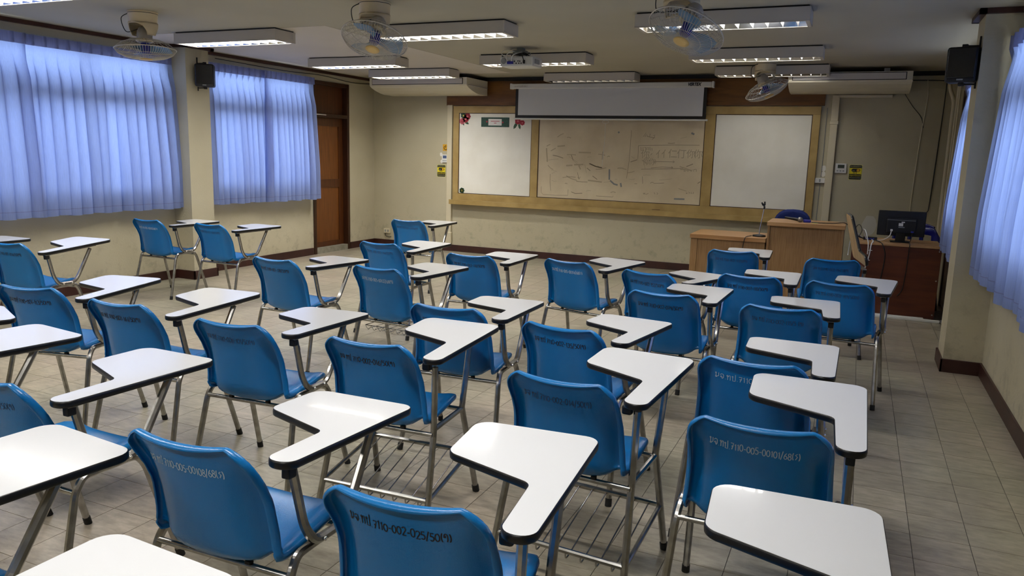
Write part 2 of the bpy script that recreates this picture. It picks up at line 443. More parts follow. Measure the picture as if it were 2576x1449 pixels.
wall_left = struct(wl.build('wall_left', 'wall_paint'), 'cream painted wall with curtained windows and a brown door')
wr = wall_holes(MB(), XR, XR + 0.14, fy0, YF, HR)
wr.box(0.70, XR + 0.01, 6.44, 6.80, 0, ZC)
wall_right = struct(wr.build('wall_right', 'wall_paint'), 'cream painted wall with a square pillar')
wall_front = struct(MB().box(XL - 0.14, XR + 0.14, YF, YF + 0.14, 0, ZC).build('wall_front', 'front_paint'), 'scuffed cream front wall behind the whiteboards')
wall_back = struct(MB().box(XL - 0.14, XR + 0.14, YB - 0.14, YB, 0, ZC).build('wall_back', 'wall_paint'))

# baseboards, ceiling trims
b = MB(); t = 0.016; h = 0.10
for a, c in ((fy0 + 0.1, 6.50), (6.83, 8.95), (9.85, YF)): b.box(XL, XL + t, a, c, 0, h, 0.003)
b.box(XL, -6.835 + t, 6.50 - t, 6.50, 0, h, 0.003); b.box(-6.835, -6.835 + t, 6.50 - t, 6.83 + t, 0, h, 0.003); b.box(XL, -6.835 + t, 6.83, 6.83 + t, 0, h, 0.003)
struct(b.build('baseboard_left', 'brown_trim'), 'dark brown skirting along the window wall')
struct(MB().box(XL, XR, YF - t, YF, 0, h, 0.003).build('baseboard_front', 'brown_trim'), 'dark brown skirting under the whiteboards')
b = MB()
b.box(XR - t, XR, YB, 6.44, 0, h, 0.003); b.box(XR - t, XR, 6.8, 8.66, 0, h, 0.003)
b.box(0.70 - t, XR, 6.44 - t, 6.44, 0, h, 0.003); b.box(0.70 - t, 0.70, 6.44 - t, 6.80 + t, 0, h, 0.003); b.box(0.70 - t, XR, 6.80, 6.80 + t, 0, h, 0.003)
struct(b.build('baseboard_right', 'brown_trim'), 'dark brown skirting around the right pillar')
b = MB(); z0, z1, w = ZC - 0.036, ZC - 0.001, 0.045
b.box(XL, XL + w, YB, 6.50, z0, z1); b.box(XL, -6.835 + w, 6.50 - w, 6.50, z0, z1); b.box(-6.835, -6.835 + w, 6.50 - w, 6.83 + w, z0, z1)
b.box(XL, -6.835 + w, 6.83, 6.83 + w, z0, z1); b.box(XL, XL + w, 6.83, YF, z0, z1)
struct(b.build('trim_1', 'brown_trim'), 'dark brown cornice strip above the left curtains')
struct(MB().box(XL, XR, YF - w, YF, ZC - 0.05, ZC - 0.001).build('trim_2', 'black_trim'), 'black cornice strip along the front wall')
b = MB()
b.box(XR - w, XR, YB, 6.44, z0, z1); b.box(0.70 - w, XR, 6.44 - w, 6.44, z0, z1); b.box(0.70 - w, 0.70, 6.44 - w, 6.80 + w, z0, z1); b.box(0.70 - w, XR, 6.80, 6.80 + w, z0, z1); b.box(XR - w, XR, 6.8, YF, z0, z1)
struct(b.build('trim_3', 'brown_trim'), 'dark brown cornice strip around the right pillar')

# windows
def window(n, side, ya, yb, label):
    x = XL - 0.055 if side < 0 else XR + 0.005
    root = bpy.data.objects.new('window_%d' % n, None); COL.objects.link(root); struct(root, label)
    f = MB(); fw = 0.05
    f.box(x, x + 0.05, ya, ya + fw, WZ0, WZ1); f.box(x, x + 0.05, yb - fw, yb, WZ0, WZ1)
    f.box(x, x + 0.05, ya + fw, yb - fw, WZ0, WZ0 + fw); f.box(x, x + 0.05, ya + fw, yb - fw, WZ1 - fw, WZ1)
    f.box(x - .005, x + 0.055, ya + fw, yb - fw, 1.90, 2.04)
    f.build('window_frame', 'brown_trim', root)
    k = max(2, round((yb - ya) / 0.92)); step = (yb - ya) / k
    for i in range(k):
        a, c = ya + i * step, ya + (i + 1) * step
        if i: MB().box(x + 0.005, x + 0.045, a - 0.018, a + 0.018, WZ0 + fw, WZ1 - fw).build('mullion', 'brown_trim', root)
        for zz0, zz1 in ((WZ0 + fw, 1.90), (2.04, WZ1 - fw)):
            MB().box(x + 0.02, x + 0.025, a + 0.03, c - 0.03, zz0, zz1).build('pane', 'glass', root)
window(1, -1, 2.55, 6.44, 'wide window behind the left curtains beside the pillar')
window(2, -1, 7.02, 8.82, 'window behind the curtains beside the brown door')
window(3, 1, 2.55, 6.25, 'window behind the near right curtain')
window(4, 1, 7.0, 8.62, 'window behind the far right curtain beyond the pillar')

# left door
dr = bpy.data.objects.new('door_1', None); COL.objects.link(dr); struct(dr, 'dark brown wooden door with transom panel and oak coloured inserts')
dx = XL - 0.05
f = MB(); fw = 0.055
f.box(XL - 0.13, XL + 0.02, 8.97, 8.97 + fw, 0.0, 2.46, 0.004); f.box(XL - 0.13, XL + 0.02, 9.83 - fw, 9.83, 0.0, 2.46, 0.004)
f.box(XL - 0.13, XL + 0.02, 8.97 + fw, 9.83 - fw, 2.41, 2.46, 0.004); f.box(XL - 0.13, XL + 0.02, 8.97 + fw, 9.83 - fw, 1.96, 2.01, 0.004)
f.build('door_frame', 'door_dark', dr)
MB().box(dx - 0.04, dx - 0.02, 9.0, 9.8, 2.01, 2.41).build('transom_panel', 'door_wood', dr)
ya, yb = 8.97 + fw, 9.83 - fw
lf = MB(); st = 0.10
lf.box(dx - 0.06, dx - 0.02, ya, ya + 0.06, 0.08, 1.96); lf.box(dx - 0.06, dx - 0.02, yb - st, yb, 0.08, 1.96)
lf.box(dx - 0.06, dx - 0.02, ya + 0.06, yb - st, 1.84, 1.96); lf.box(dx - 0.06, dx - 0.02, ya + 0.06, yb - st, 0.95, 1.07); lf.box(dx - 0.06, dx - 0.02, ya + 0.06, yb - st, 0.08, 0.15)
leaf = lf.build('door_leaf', 'door_wood', dr)
MB().box(dx - 0.055, dx - 0.032, ya + 0.06, yb - st, 1.07, 1.84).build('door_panel', 'door_panel_wood', leaf)
MB().box(dx - 0.055, dx - 0.032, ya + 0.06, yb - st, 0.15, 0.95).build('door_panel', 'door_panel_wood', leaf)
Mk = Matrix.Translation((dx - 0.02, ya + 0.032, 1.0)) @ Matrix.Rotation(PI / 2, 4, 'Y')
MB().lathe([(0.026, 0), (0.026, 0.006), (0.01, 0.012), (0.01, 0.03), (0.024, 0.04), (0.026, 0.055), (0.018, 0.066)], 14, Mk).build('door_knob', 'steel', leaf)
MB().box(XL + 0.0205, XL + 0.024, 9.02, 9.27, 1.985, 1.997).build('painted_light_strip', 'white_plastic', dr)  # white strip stands in for a thin line of light at the transom
MB().box(XL - 0.13, XL + 0.01, 9.025, 9.775, 0.0, 0.078).build('threshold', 'concrete', dr)
# right door beyond the far right curtain
dr = bpy.data.objects.new('door_2', None); COL.objects.link(dr); struct(dr, 'dark brown door on the right wall half hidden by the pillar')
f = MB(); f.box(XR - 0.03, XR + 0.0, 8.66, 8.73, 0, 2.30, 0.003); f.box(XR - 0.03, XR, 9.50, 9.57, 0, 2.30, 0.003); f.box(XR - 0.03, XR, 8.73, 9.50, 2.23, 2.30, 0.003)
f.build('door_frame', 'door_dark', dr)
MB().box(XR - 0.015, XR, 8.73, 9.50, 0.02, 2.23).build('door_leaf', 'door_dark', dr)
MB().lathe([(0.024, 0), (0.024, 0.006), (0.01, 0.012), (0.01, 0.03), (0.024, 0.04), (0.02, 0.06)], 12, Matrix.Translation((XR - 0.015, 9.42, 1.0)) @ Matrix.Rotation(-PI / 2, 4, 'Y')).build('door_knob', 'steel', dr)

# ------------------------------------------------------------------ lecture chairs
TZ, TXR, TYF = 0.732, 0.288, 0.683           # tablet top height, right edge, front edge in chair coordinates
T_OUT = rounded([(-0.380, -0.002), (0, 0), (0, -0.624), (-0.080, -0.624), (-0.092, -0.365), (-0.368, -0.26)], [.05, .045, .038, .038, .035, .05])
T_PIV = (0.0, TYF - 0.30)                     # tilt axis of the tablet
# shell profile: y, z, half width, wing depth
PROF = [(.426, .452, .150, .08), (.423, .459, .172, .10), (.412, .464, .186, .14), (.385, .466, .196, .20), (.34, .460, .202, .27),
        (.27, .446, .206, .34), (.20, .429, .209, .44), (.145, .415, .211, .56), (.105, .413, .212, .64), (.073, .430, .212, .70),
        (.057, .464, .211, .76), (.048, .508, .209, .84), (.037, .560, .206, .88), (.026, .610, .203, .92), (.015, .660, .199, .84),
        (.006, .697, .196, .72), (.001, .722, .193, .60), (-.002, .740, .188, .50), (-.005, .752, .181, .42), (-.007, .7605, .172, .37),
        (-.009, .7665, .160, .33), (-.010, .7700, .146, .31)]
CROSS = [(0, 0), (.22, .002), (.42, .007), (.58, .017), (.69, .031), (.765, .048), (.82, .063), (.875, .073), (.93, .078), (.975, .078), (1.0, .075)]
def lerp_tab(tab, t):
    t = max(0, min(len(tab) - 1, t)); i = min(int(t), len(tab) - 2); f = t - i
    return tuple(a + (b - a) * f for a, b in zip(tab[i], tab[i + 1]))
def shell_point(c, r):
    """c: -10..10 across, r: 0..len(PROF)-1 along"""
    y, z, w, k = lerp_tab(PROF, r)
    y0, z0 = lerp_tab(PROF, r - 0.5)[:2]; y1, z1 = lerp_tab(PROF, r + 0.5)[:2]
    d = Vector((y1 - y0, z1 - z0)).normalized(); n = (d.y, -d.x)
    s, tt = lerp_tab(CROSS, abs(c))
    top = max(0.0, min(1.0, (r - 12.5) / 5))
    tt = (tt * (1 - top) + .052 * s * s * top) * k
    return Vector((math.copysign(s * w, c), y + n[0] * tt, z + n[1] * tt * (1 - 0.5 * top) ))
def shell_normal(c, r):
    a = shell_point(min(c + 0.2, 10), r) - shell_point(max(c - 0.2, -10), r)
    b = shell_point(c, min(r + 0.2, len(PROF) - 1)) - shell_point(c, max(r - 0.2, 0))
    return a.cross(b).normalized()
NR = (len(PROF) - 1) * 2 + 1
rows_in, rows_out = [], []
for i in range(NR):
    r = i / 2; ri = []; ro = []
    for j in range(-20, 21):
        c = j / 2
        p_ = shell_point(c, r); n_ = shell_normal(c, r); ri.append(p_); ro.append(p_ - n_ * 0.0045 if n_.length else p_)
    rows_in.append(ri); rows_out.append(ro)
def orient_sign():
    n_ = shell_normal(0, 15)      # should point forward (+y) for the sitter side
    return 1 if n_.y > 0 else -1
SGN = orient_sign()
rows_out = [[p_ - shell_normal((j - 20) / 2, i / 2) * 0.0045 * SGN for j, p_ in enumerate(row)] for i, row in enumerate(rows_in)]
mb = MB(); nc = 41
mb.grid(rows_in); mb.grid(rows_out)
border = [(0, j) for j in range(nc)] + [(i, nc - 1) for i in range(1, NR)] + [(NR - 1, j) for j in range(nc - 2, -1, -1)] + [(i, 0) for i in range(NR - 2, 0, -1)]
# rolled rim that runs around the whole shell
nb = len(border); rim = []
for t_, (i, j) in enumerate(border):
    p_ = rows_in[i][j]
    tang = (rows_in[border[(t_ + 2) % nb][0]][border[(t_ + 2) % nb][1]] - rows_in[border[t_ - 2][0]][border[t_ - 2][1]]).normalized()
    n_ = shell_normal((j - 20) / 2, i / 2) * SGN
    o_ = tang.cross(n_).normalized()
    ii = min(max(i, 3), NR - 4); jj = min(max(j, 4), nc - 5)
    if o_.dot(p_ - rows_in[ii][jj]) < 0: o_ = -o_
    rim.append((p_, o_, n_))
for _ in range(3):
    rim = [(p_, (rim[k - 1][1] + o_ * 2 + rim[(k + 1) % nb][1]).normalized(), (rim[k - 1][2] + n_ * 2 + rim[(k + 1) % nb][2]).normalized()) for k, (p_, o_, n_) in enumerate(rim)]
RIMP = [(0, 0), (.005, -.0005), (.0095, -.004), (.012, -.010), (.012, -.017), (.009, -.024), (.0045, -.0275), (.002, -.026), (.0055, -.020), (.007, -.013), (.004, -.007), (0, -.0045)]
rr_ = [[p_ + o_ * a + n_ * b for p_, o_, n_ in rim + rim[:1]] for a, b in RIMP]
mb.grid(rr_)
SHELL = mb.mesh('seat_shell', 'chair_blue')
bm = bmesh.new(); bm.from_mesh(SHELL); bmesh.ops.remove_doubles(bm, verts=bm.verts[:], dist=0.0002); bmesh.ops.recalc_face_normals(bm, faces=bm.faces[:]); bm.to_mesh(SHELL); bm.free()

# tablet: white laminate top on plywood, black edge band
mb = MB(); mb.prism(T_OUT, -0.0215, 0, mi=(0, 1, 1), sides=False)
TABLET = mb.mesh('tablet', ['laminate', 'plywood'])
cxo = sum(p_[0] for p_ in T_OUT) / len(T_OUT)
def offset_out(out, d):
    res = []; n = len(out)
    for i in range(n):
        a = Vector(out[i - 1]); c = Vector(out[(i + 1) % n]); t_ = (c - a).normalized()
        res.append((out[i][0] + t_.y * d, out[i][1] - t_.x * d))
    return res
def ccw(out): return sum(out[i - 1][0] * out[i][1] - out[i][0] * out[i - 1][1] for i in range(len(out))) > 0
sg = 1 if ccw(T_OUT) else -1
lay = [(0.0, -0.0005), (0.0022, -0.0025), (0.003, -0.008), (0.003, -0.014), (0.0022, -0.0198), (0.0, -0.022)]
rows = []
for d, z in lay:
    o_ = offset_out(T_OUT, d * sg); rows.append([Vector((x, y, z)) for x, y in o_] + [Vector((o_[0][0], o_[0][1], z))])
EDGE = MB().grid(rows).mesh('edge_band', 'edge_black')

def side_points(s):
    return dict(rf=(s * .262, .012, .0), rj=(s * .238, .112, .392), rr=(s * .232, .165, .436), fr=(s * .232, .335, .440), ff=(s * .262, .495, .0))
FOOT = 0.022
def make_type_a():
    P = {}
    for s, nm in ((-1, 'L'), (1, 'R')):
        q = side_points(s)
        def mixp(a, b, t_): return tuple(x + (y - x) * t_ for x, y in zip(a, b))
        a0 = mixp(q['rf'], q['rj'], FOOT / .392)
        path = fillet([a0, (s * .2375, .114, .400), (s * .232, .150, .4405), (s * .232, .195, .4415)], .05, 6)
        P['rear' + nm] = MB().tube(path, .0122, sq=True).mesh('leg', 'steel')
        P['rail' + nm] = MB().tube([(s * .232, .193, .4415), (s * .232, .307, .4425)], .0122, sq=True).mesh('side_rail', 'steel')
        f0 = mixp(q['ff'], (s * .235, .385, .395), FOOT / .395)
        path = fillet([(s * .232, .305, .4425), (s * .232, .352, .442), (s * .2345, .383, .400), f0], .05, 6)
        P['front' + nm] = MB().tube(path, .0122, sq=True).mesh('leg', 'steel')
        for key, foot, top in (('rear', q['rf'], q['rj']), ('front', q['ff'], (s * .235, .385, .395))):
            d = Vector(top) - Vector(foot); d.normalize()
            P[key + 'foot' + nm] = MB().tube([Vector(foot) + d * 0.001 * 0, Vector(foot) + d * .012, Vector(foot) + d * .034], .0148, 10).mesh('rubber_foot', 'rubber')
    P['crossR'] = MB().tube([(-.238, .112, .396), (.238, .112, .396)], .0095, 10).mesh('crossbar', 'steel')
    P['crossF'] = MB().tube([(-.236, .375, .418), (.236, .375, .418)], .0095, 10).mesh('crossbar', 'steel')
    P['padR'] = [MB().box(x - .009, x + .009, .103, .121, .402, .413, .002).mesh('mount_pad', 'rubber') for x in (-.10, .10)]
    P['padF'] = [MB().box(x - .012, x + .012, .363, .387, .424, .461, .003).mesh('mount_pad', 'rubber') for x in (-.10, .10)]
    zt = TZ - .030
    path = fillet([(.249, .118, zt), (.250, .160, .522), (.256, .196, .463), (.256, .325, .461), (.250, .372, .500), (.246, .500, zt)], .055, 6)
    P['support'] = MB().tube(path, .0128, sq=True).mesh('tablet_support', 'steel')
    br = MB(); br.box(.228, .262, .095, .545, TZ - .033, TZ - .0225, .002); br.box(.236, .262, .092, .125, TZ - .06, TZ - .03, .004, mi=1)
    P['bracket'] = br.mesh('tablet_bracket', ['steel', 'black_plastic'])
    P['bolts'] = [MB().lathe([(.007, 0), (.007, .004), (.004, .006)], 10, Matrix.Translation((.2685, y, .462)) @ Matrix.Rotation(PI / 2, 4, 'Y')).mesh('bolt', 'chrome') for y in (.225, .30)]
    return P
def make_type_b():
    P = {}
    for s, nm in ((-1, 'L'), (1, 'R')):
        q = side_points(s)
        up_r = [(s * .236, .125, .40), (s * .240, .118, .47), (.250, .105, TZ - .05)] if s > 0 else [(s * .236, .125, .415)]
        d = (Vector(up_r[0]) - Vector(q['rf'])).normalized()
        P['rear' + nm] = MB().tube([Vector(q['rf']) + d * .012] + fillet([Vector(q['rf']) + d * .2] + [Vector(p_) for p_ in up_r], .05, 4), .0122, sq=True).mesh('leg', 'steel')
        P['rearfoot' + nm] = MB().tube([Vector(q['rf']), Vector(q['rf']) + d * .034], .0145, sq=True).mesh('rubber_foot', 'rubber')
        up_f = [(s * .236, .385, .43), (.246, .43, TZ - .035)] if s > 0 else [(s * .236, .385, .43)]
        d = (Vector(up_f[0]) - Vector(q['ff'])).normalized()
        P['front' + nm] = MB().tube([Vector(q['ff']) + d * .012] + [Vector(q['ff']) + d * .2] + [Vector(p_) for p_ in up_f], .0122, sq=True).mesh('leg', 'steel')
        P['frontfoot' + nm] = MB().tube([Vector(q['ff']), Vector(q['ff']) + d * .034], .0145, sq=True).mesh('rubber_foot', 'rubber')
        P['rail' + nm] = MB().tube([(s * .236, .125, .412), (s * .236, .385, .424)], .0105, sq=True).mesh('side_rail', 'steel')
    P['crossR'] = MB().tube([(-.237, .112, .394), (.237, .112, .394)], .0095, 10).mesh('crossbar', 'steel')
    P['crossF'] = MB().tube([(-.236, .392, .418), (.236, .392, .418)], .0095, 10).mesh('crossbar', 'steel')
    P['padR'] = [MB().box(x - .009, x + .009, .103, .121, .400, .413, .002).mesh('mount_pad', 'rubber') for x in (-.10, .10)]
    P['padF'] = [MB().box(x - .012, x + .012, .380, .404, .424, .461, .003).mesh('mount_pad', 'rubber') for x in (-.10, .10)]
    br = MB(); br.box(.230, .262, .09, .48, TZ - .033, TZ - .0225, .002)
    P['bracket'] = br.mesh('tablet_bracket', 'steel')
    P['knob'] = MB().box(.196, .232, .09, .122, TZ - .068, TZ - .034, .008).mesh('hinge_knob', 'black_plastic')
    # book rack
    zr, zf = .135, .205
    yr = .012 + (.125 - .012) * zr / .40; yf = .495 - (.495 - .385) * zf / .43
    xr, xf = .253, .250
    P['rackR'] = MB().tube([(-xr, yr, zr), (xr, yr, zr)], .0095, sq=True).mesh('rack_bar', 'steel')
    P['rackF'] = MB().tube([(-xf, yf, zf), (xf, yf, zf)], .0095, sq=True).mesh('rack_bar', 'steel')
    for s, nm in ((-1, 'L'), (1, 'R')): P['rackS' + nm] = MB().tube([(s * xr, yr, zr), (s * xf, yf, zf)], .0085, sq=True).mesh('rack_bar', 'steel')
    wires = []
    for i in range(8):
        x = -.205 + i * .0586
        P['wire%d' % i] = MB().tube(fillet([(x, yf, zf), (x, yr + .03, zr - .032), (x, yr + .004, zr - .034), (x, yr, zr - .004)], .012, 3), .0028, 6).mesh('rack_wire', 'steel')
    return P
TYPE_A = make_type_a(); TYPE_B = make_type_b()
# shallow wire basket below one seat
BASKET = {}
mb = MB(); mb.tube([(-.20, .13, .355), (.20, .13, .355), (.20, .36, .36), (-.20, .36, .36)], .003, 6, closed=True)
BASKET['basket_rim'] = mb.mesh('basket_rim', 'steel')
zig = []
for i in range(33): zig.append((-.20 + .0125 * i, .128, .355 if i % 4 == 0 else (.325 if i % 4 == 2 else .337)))
mb = MB().tube(zig, .0018, 5)
for i in range(7): mb.tube([(-.18 + .06 * i, .13, .33), (-.18 + .06 * i, .36, .335)], .0018, 5)
BASKET['basket_wires'] = mb.mesh('basket_wires', 'steel')

# hand lettering as pen strokes laid on the curved back of the shell
def arc(cx, cy, rx, ry, a0, a1, n=10): return [(cx + rx * math.cos(math.radians(a0 + (a1 - a0) * k / n)), cy + ry * math.sin(math.radians(a0 + (a1 - a0) * k / n))) for k in range(n + 1)]
GL = {
 '0': (.62, [arc(.27, .5, .24, .46, 100, 460, 14)]), '1': (.40, [[(.08, .78), (.22, .98), (.22, .02)]]),
 '2': (.58, [arc(.25, .72, .22, .25, 160, -40, 8) + [(.05, .04), (.5, .04)]]), '3': (.56, [arc(.22, .74, .2, .23, 150, -80, 8) + arc(.22, .27, .23, .25, 80, -150, 9)]),
 '4': (.60, [[(.38, .0), (.38, .98), (.04, .34), (.52, .34)]]), '5': (.58, [[(.46, .96), (.12, .96), (.08, .56)] + arc(.24, .32, .23, .28, 110, -140, 9)]),
 '6': (.58, [[(.4, .95), (.16, .66)] + arc(.26, .28, .21, .26, 150, 510, 12)]), '7': (.56, [[(.03, .94), (.46, .94), (.2, .0)], [(.12, .48), (.42, .5)]]),
 '8': (.58, [arc(.26, .73, .18, .22, -90, 270, 10), arc(.26, .26, .22, .25, 90, 450, 10)]), '9': (.58, [arc(.26, .7, .2, .25, 0, 360, 10) + [(.44, .3), (.36, .0)]]),
 '-': (.46, [[(.05, .48), (.36, .48)]]), '/': (.44, [[(.02, -.12), (.34, 1.15)]]), '.': (.26, [[(.08, .02), (.12, .06)]]), ' ': (.4, []),
 '(': (.36, [arc(.42, .5, .34, .7, 130, 230, 7)]), ')': (.36, [arc(-.1, .5, .34, .7, 50, -50, 7)]),
 'm': (.72, [arc(.13, .86, .08, .1, 0, 360, 8) + [(.14, .7), (.14, .1)], arc(.16, .1, .1, .1, 0, 360, 8), [(.22, .1), (.52, .34), (.52, .98)]]),      # ม
 'j': (.66, [arc(.16, .42, .1, .1, 0, 360, 8) + [(.28, .1), (.3, .04), (.48, .3)] + arc(.27, .68, .23, .28, -20, 170, 8)]),                            # จ
 't': (.72, [arc(.1, .84, .08, .1, 0, 360, 8) + [(.14, .7), (.14, .02)], [(.14, .55), (.36, .95), (.5, .9), (.5, .02)]]),                              # ท
 'p': (.66, [arc(.1, .84, .08, .1, 0, 360, 8) + [(.12, .7), (.12, .04), (.48, .04), (.48, 1.3)]]),                                                     # ป
 'w': (.52, [arc(.1, .62, .1, .1, 180, 520, 8), arc(.22, .66, .2, .3, 160, 0, 8) + [(.42, .3), (.36, 0)]]),                                            # ว
 's': (.50, [[(.4, .9), (.12, .72), (.4, .46), (.14, .04)]]),                                                                                          # ร
}
def inv_cross(x, w):
    s = abs(x) / w
    for i in range(len(CROSS) - 1):
        if CROSS[i][0] <= s <= CROSS[i + 1][0]: return math.copysign(i + (s - CROSS[i][0]) / (CROSS[i + 1][0] - CROSS[i][0]), x)
    return math.copysign(len(CROSS) - 1, x)
def inv_z(z):
    for i in range(9, 20):
        if PROF[i][1] <= z <= PROF[i + 1][1]: return i + (z - PROF[i][1]) / (PROF[i + 1][1] - PROF[i][1])
    return 15
def back_at(x, z, off):
    r = inv_z(z); c = inv_cross(x, lerp_tab(PROF, r)[2])
    return shell_point(c, r) - shell_normal(c, r) * (0.0045 + off) * SGN
def lettering(txt, x0, x1, z, hgt, pw, rnd, dz=0.0):
    adv = sum(GL[ch][0] for ch in txt); k = (x1 - x0) / adv
    mb = MB(); x = x0
    for ch in txt:
        w, strokes = GL[ch]
        js, jy = rnd.uniform(.92, 1.05), rnd.uniform(-.06, .06)
        for st in strokes:
            pts = []
            for a, c in zip(st[:-1], st[1:]):
                n = max(1, int(math.hypot(c[0] - a[0], c[1] - a[1]) / .25))
                pts += [(a[0] + (c[0] - a[0]) * q / n, a[1] + (c[1] - a[1]) * q / n) for q in range(n)]
            pts.append(st[-1])
            P2 = [(x + px * k, z + dz * (x + px * k - x0) / (x1 - x0) + (py * js + jy) * hgt) for px, py in pts]
            rows = [[], []]
            for i, q in enumerate(P2):
                a = P2[max(i - 1, 0)]; c = P2[min(i + 1, len(P2) - 1)]
                tx, ty = c[0] - a[0], c[1] - a[1]; l_ = math.hypot(tx, ty) or 1
                nx, ny = -ty / l_ * pw / 2, tx / l_ * pw / 2
                rows[0].append(back_at(q[0] + nx, q[1] + ny, .0007)); rows[1].append(back_at(q[0] - nx, q[1] - ny, .0007))
            mb.grid(rows)
        x += w * k
    return mb

GRP = 'blue lecture chairs with white writing tablets'
def lecture_chair(x, y, yaw, dz, pitch, kind, txt, pen, label, flip=False, basket=False, tx=(-.135, .118)):
    root = thing('lecture_chair', label, 'chair', (x, y, 0), math.radians(yaw), GRP)
    P = TYPE_A if kind == 'A' else TYPE_B
    obj('seat_shell', SHELL, root)
    for nm in ('L', 'R'):
        for k in ('rear', 'front'):
            lg = obj('leg', P[k + nm], root); obj('rubber_foot', P[k + 'foot' + nm], lg)
        obj('side_rail', P['rail' + nm], root)
    for k in ('crossR', 'crossF'): obj('crossbar', P[k], root)
    for me in P['padR'] + P['padF']: obj('mount_pad', me, root)
    if kind == 'A':
        obj('tablet_support', P['support'], root)
        for me in P['bolts']: obj('bolt', me, root)
    else:
        obj('hinge_knob', P['knob'], root)
        rack = obj('rack_bar', P['rackR'], root)
        for k in ('rackF', 'rackSL', 'rackSR'): obj('rack_bar', P[k], root)
        for i in range(8): obj('rack_wire', P['wire%d' % i], root)
    tb = obj('tablet', TABLET, root); obj('edge_band', EDGE, tb)
    if flip:
        tb.matrix_local = Matrix.Translation((.262, TYF - .04, TZ + .012)) @ Matrix.Rotation(math.radians(76), 4, 'Y') @ Matrix.Translation((.0, 0, 0))
    else:
        R = Matrix.Rotation(math.radians(pitch), 4, 'X')
        tb.matrix_local = Matrix.Translation((TXR, T_PIV[1], TZ + dz)) @ R @ Matrix.Translation((0, TYF - T_PIV[1], 0))
    br = obj('tablet_bracket', P['bracket'], root)
    br.matrix_local = Matrix.Translation((0, T_PIV[1], TZ + dz)) @ Matrix.Rotation(math.radians(pitch), 4, 'X') @ Matrix.Translation((0, -T_PIV[1], -TZ))
    if basket:
        for k, me in BASKET.items(): obj(k, me, root)
    if txt:
        rnd = random.Random(txt + label)
        o = lettering(txt, tx[0], tx[1], .694 + rnd.uniform(-.004, .004), .0225, .0030 if pen == 'pen_black' else .0025, rnd, -.006).build('lettering', pen, root)
        o['label'] = {'pen_black': 'black hand-written inventory number', 'pen_faint': 'faded dark inventory number', 'pen_white': 'white hand-written inventory number'}[pen]
    return root
T = 'mj.tp.'
B_, F_, W_ = 'pen_black', 'pen_faint', 'pen_white'
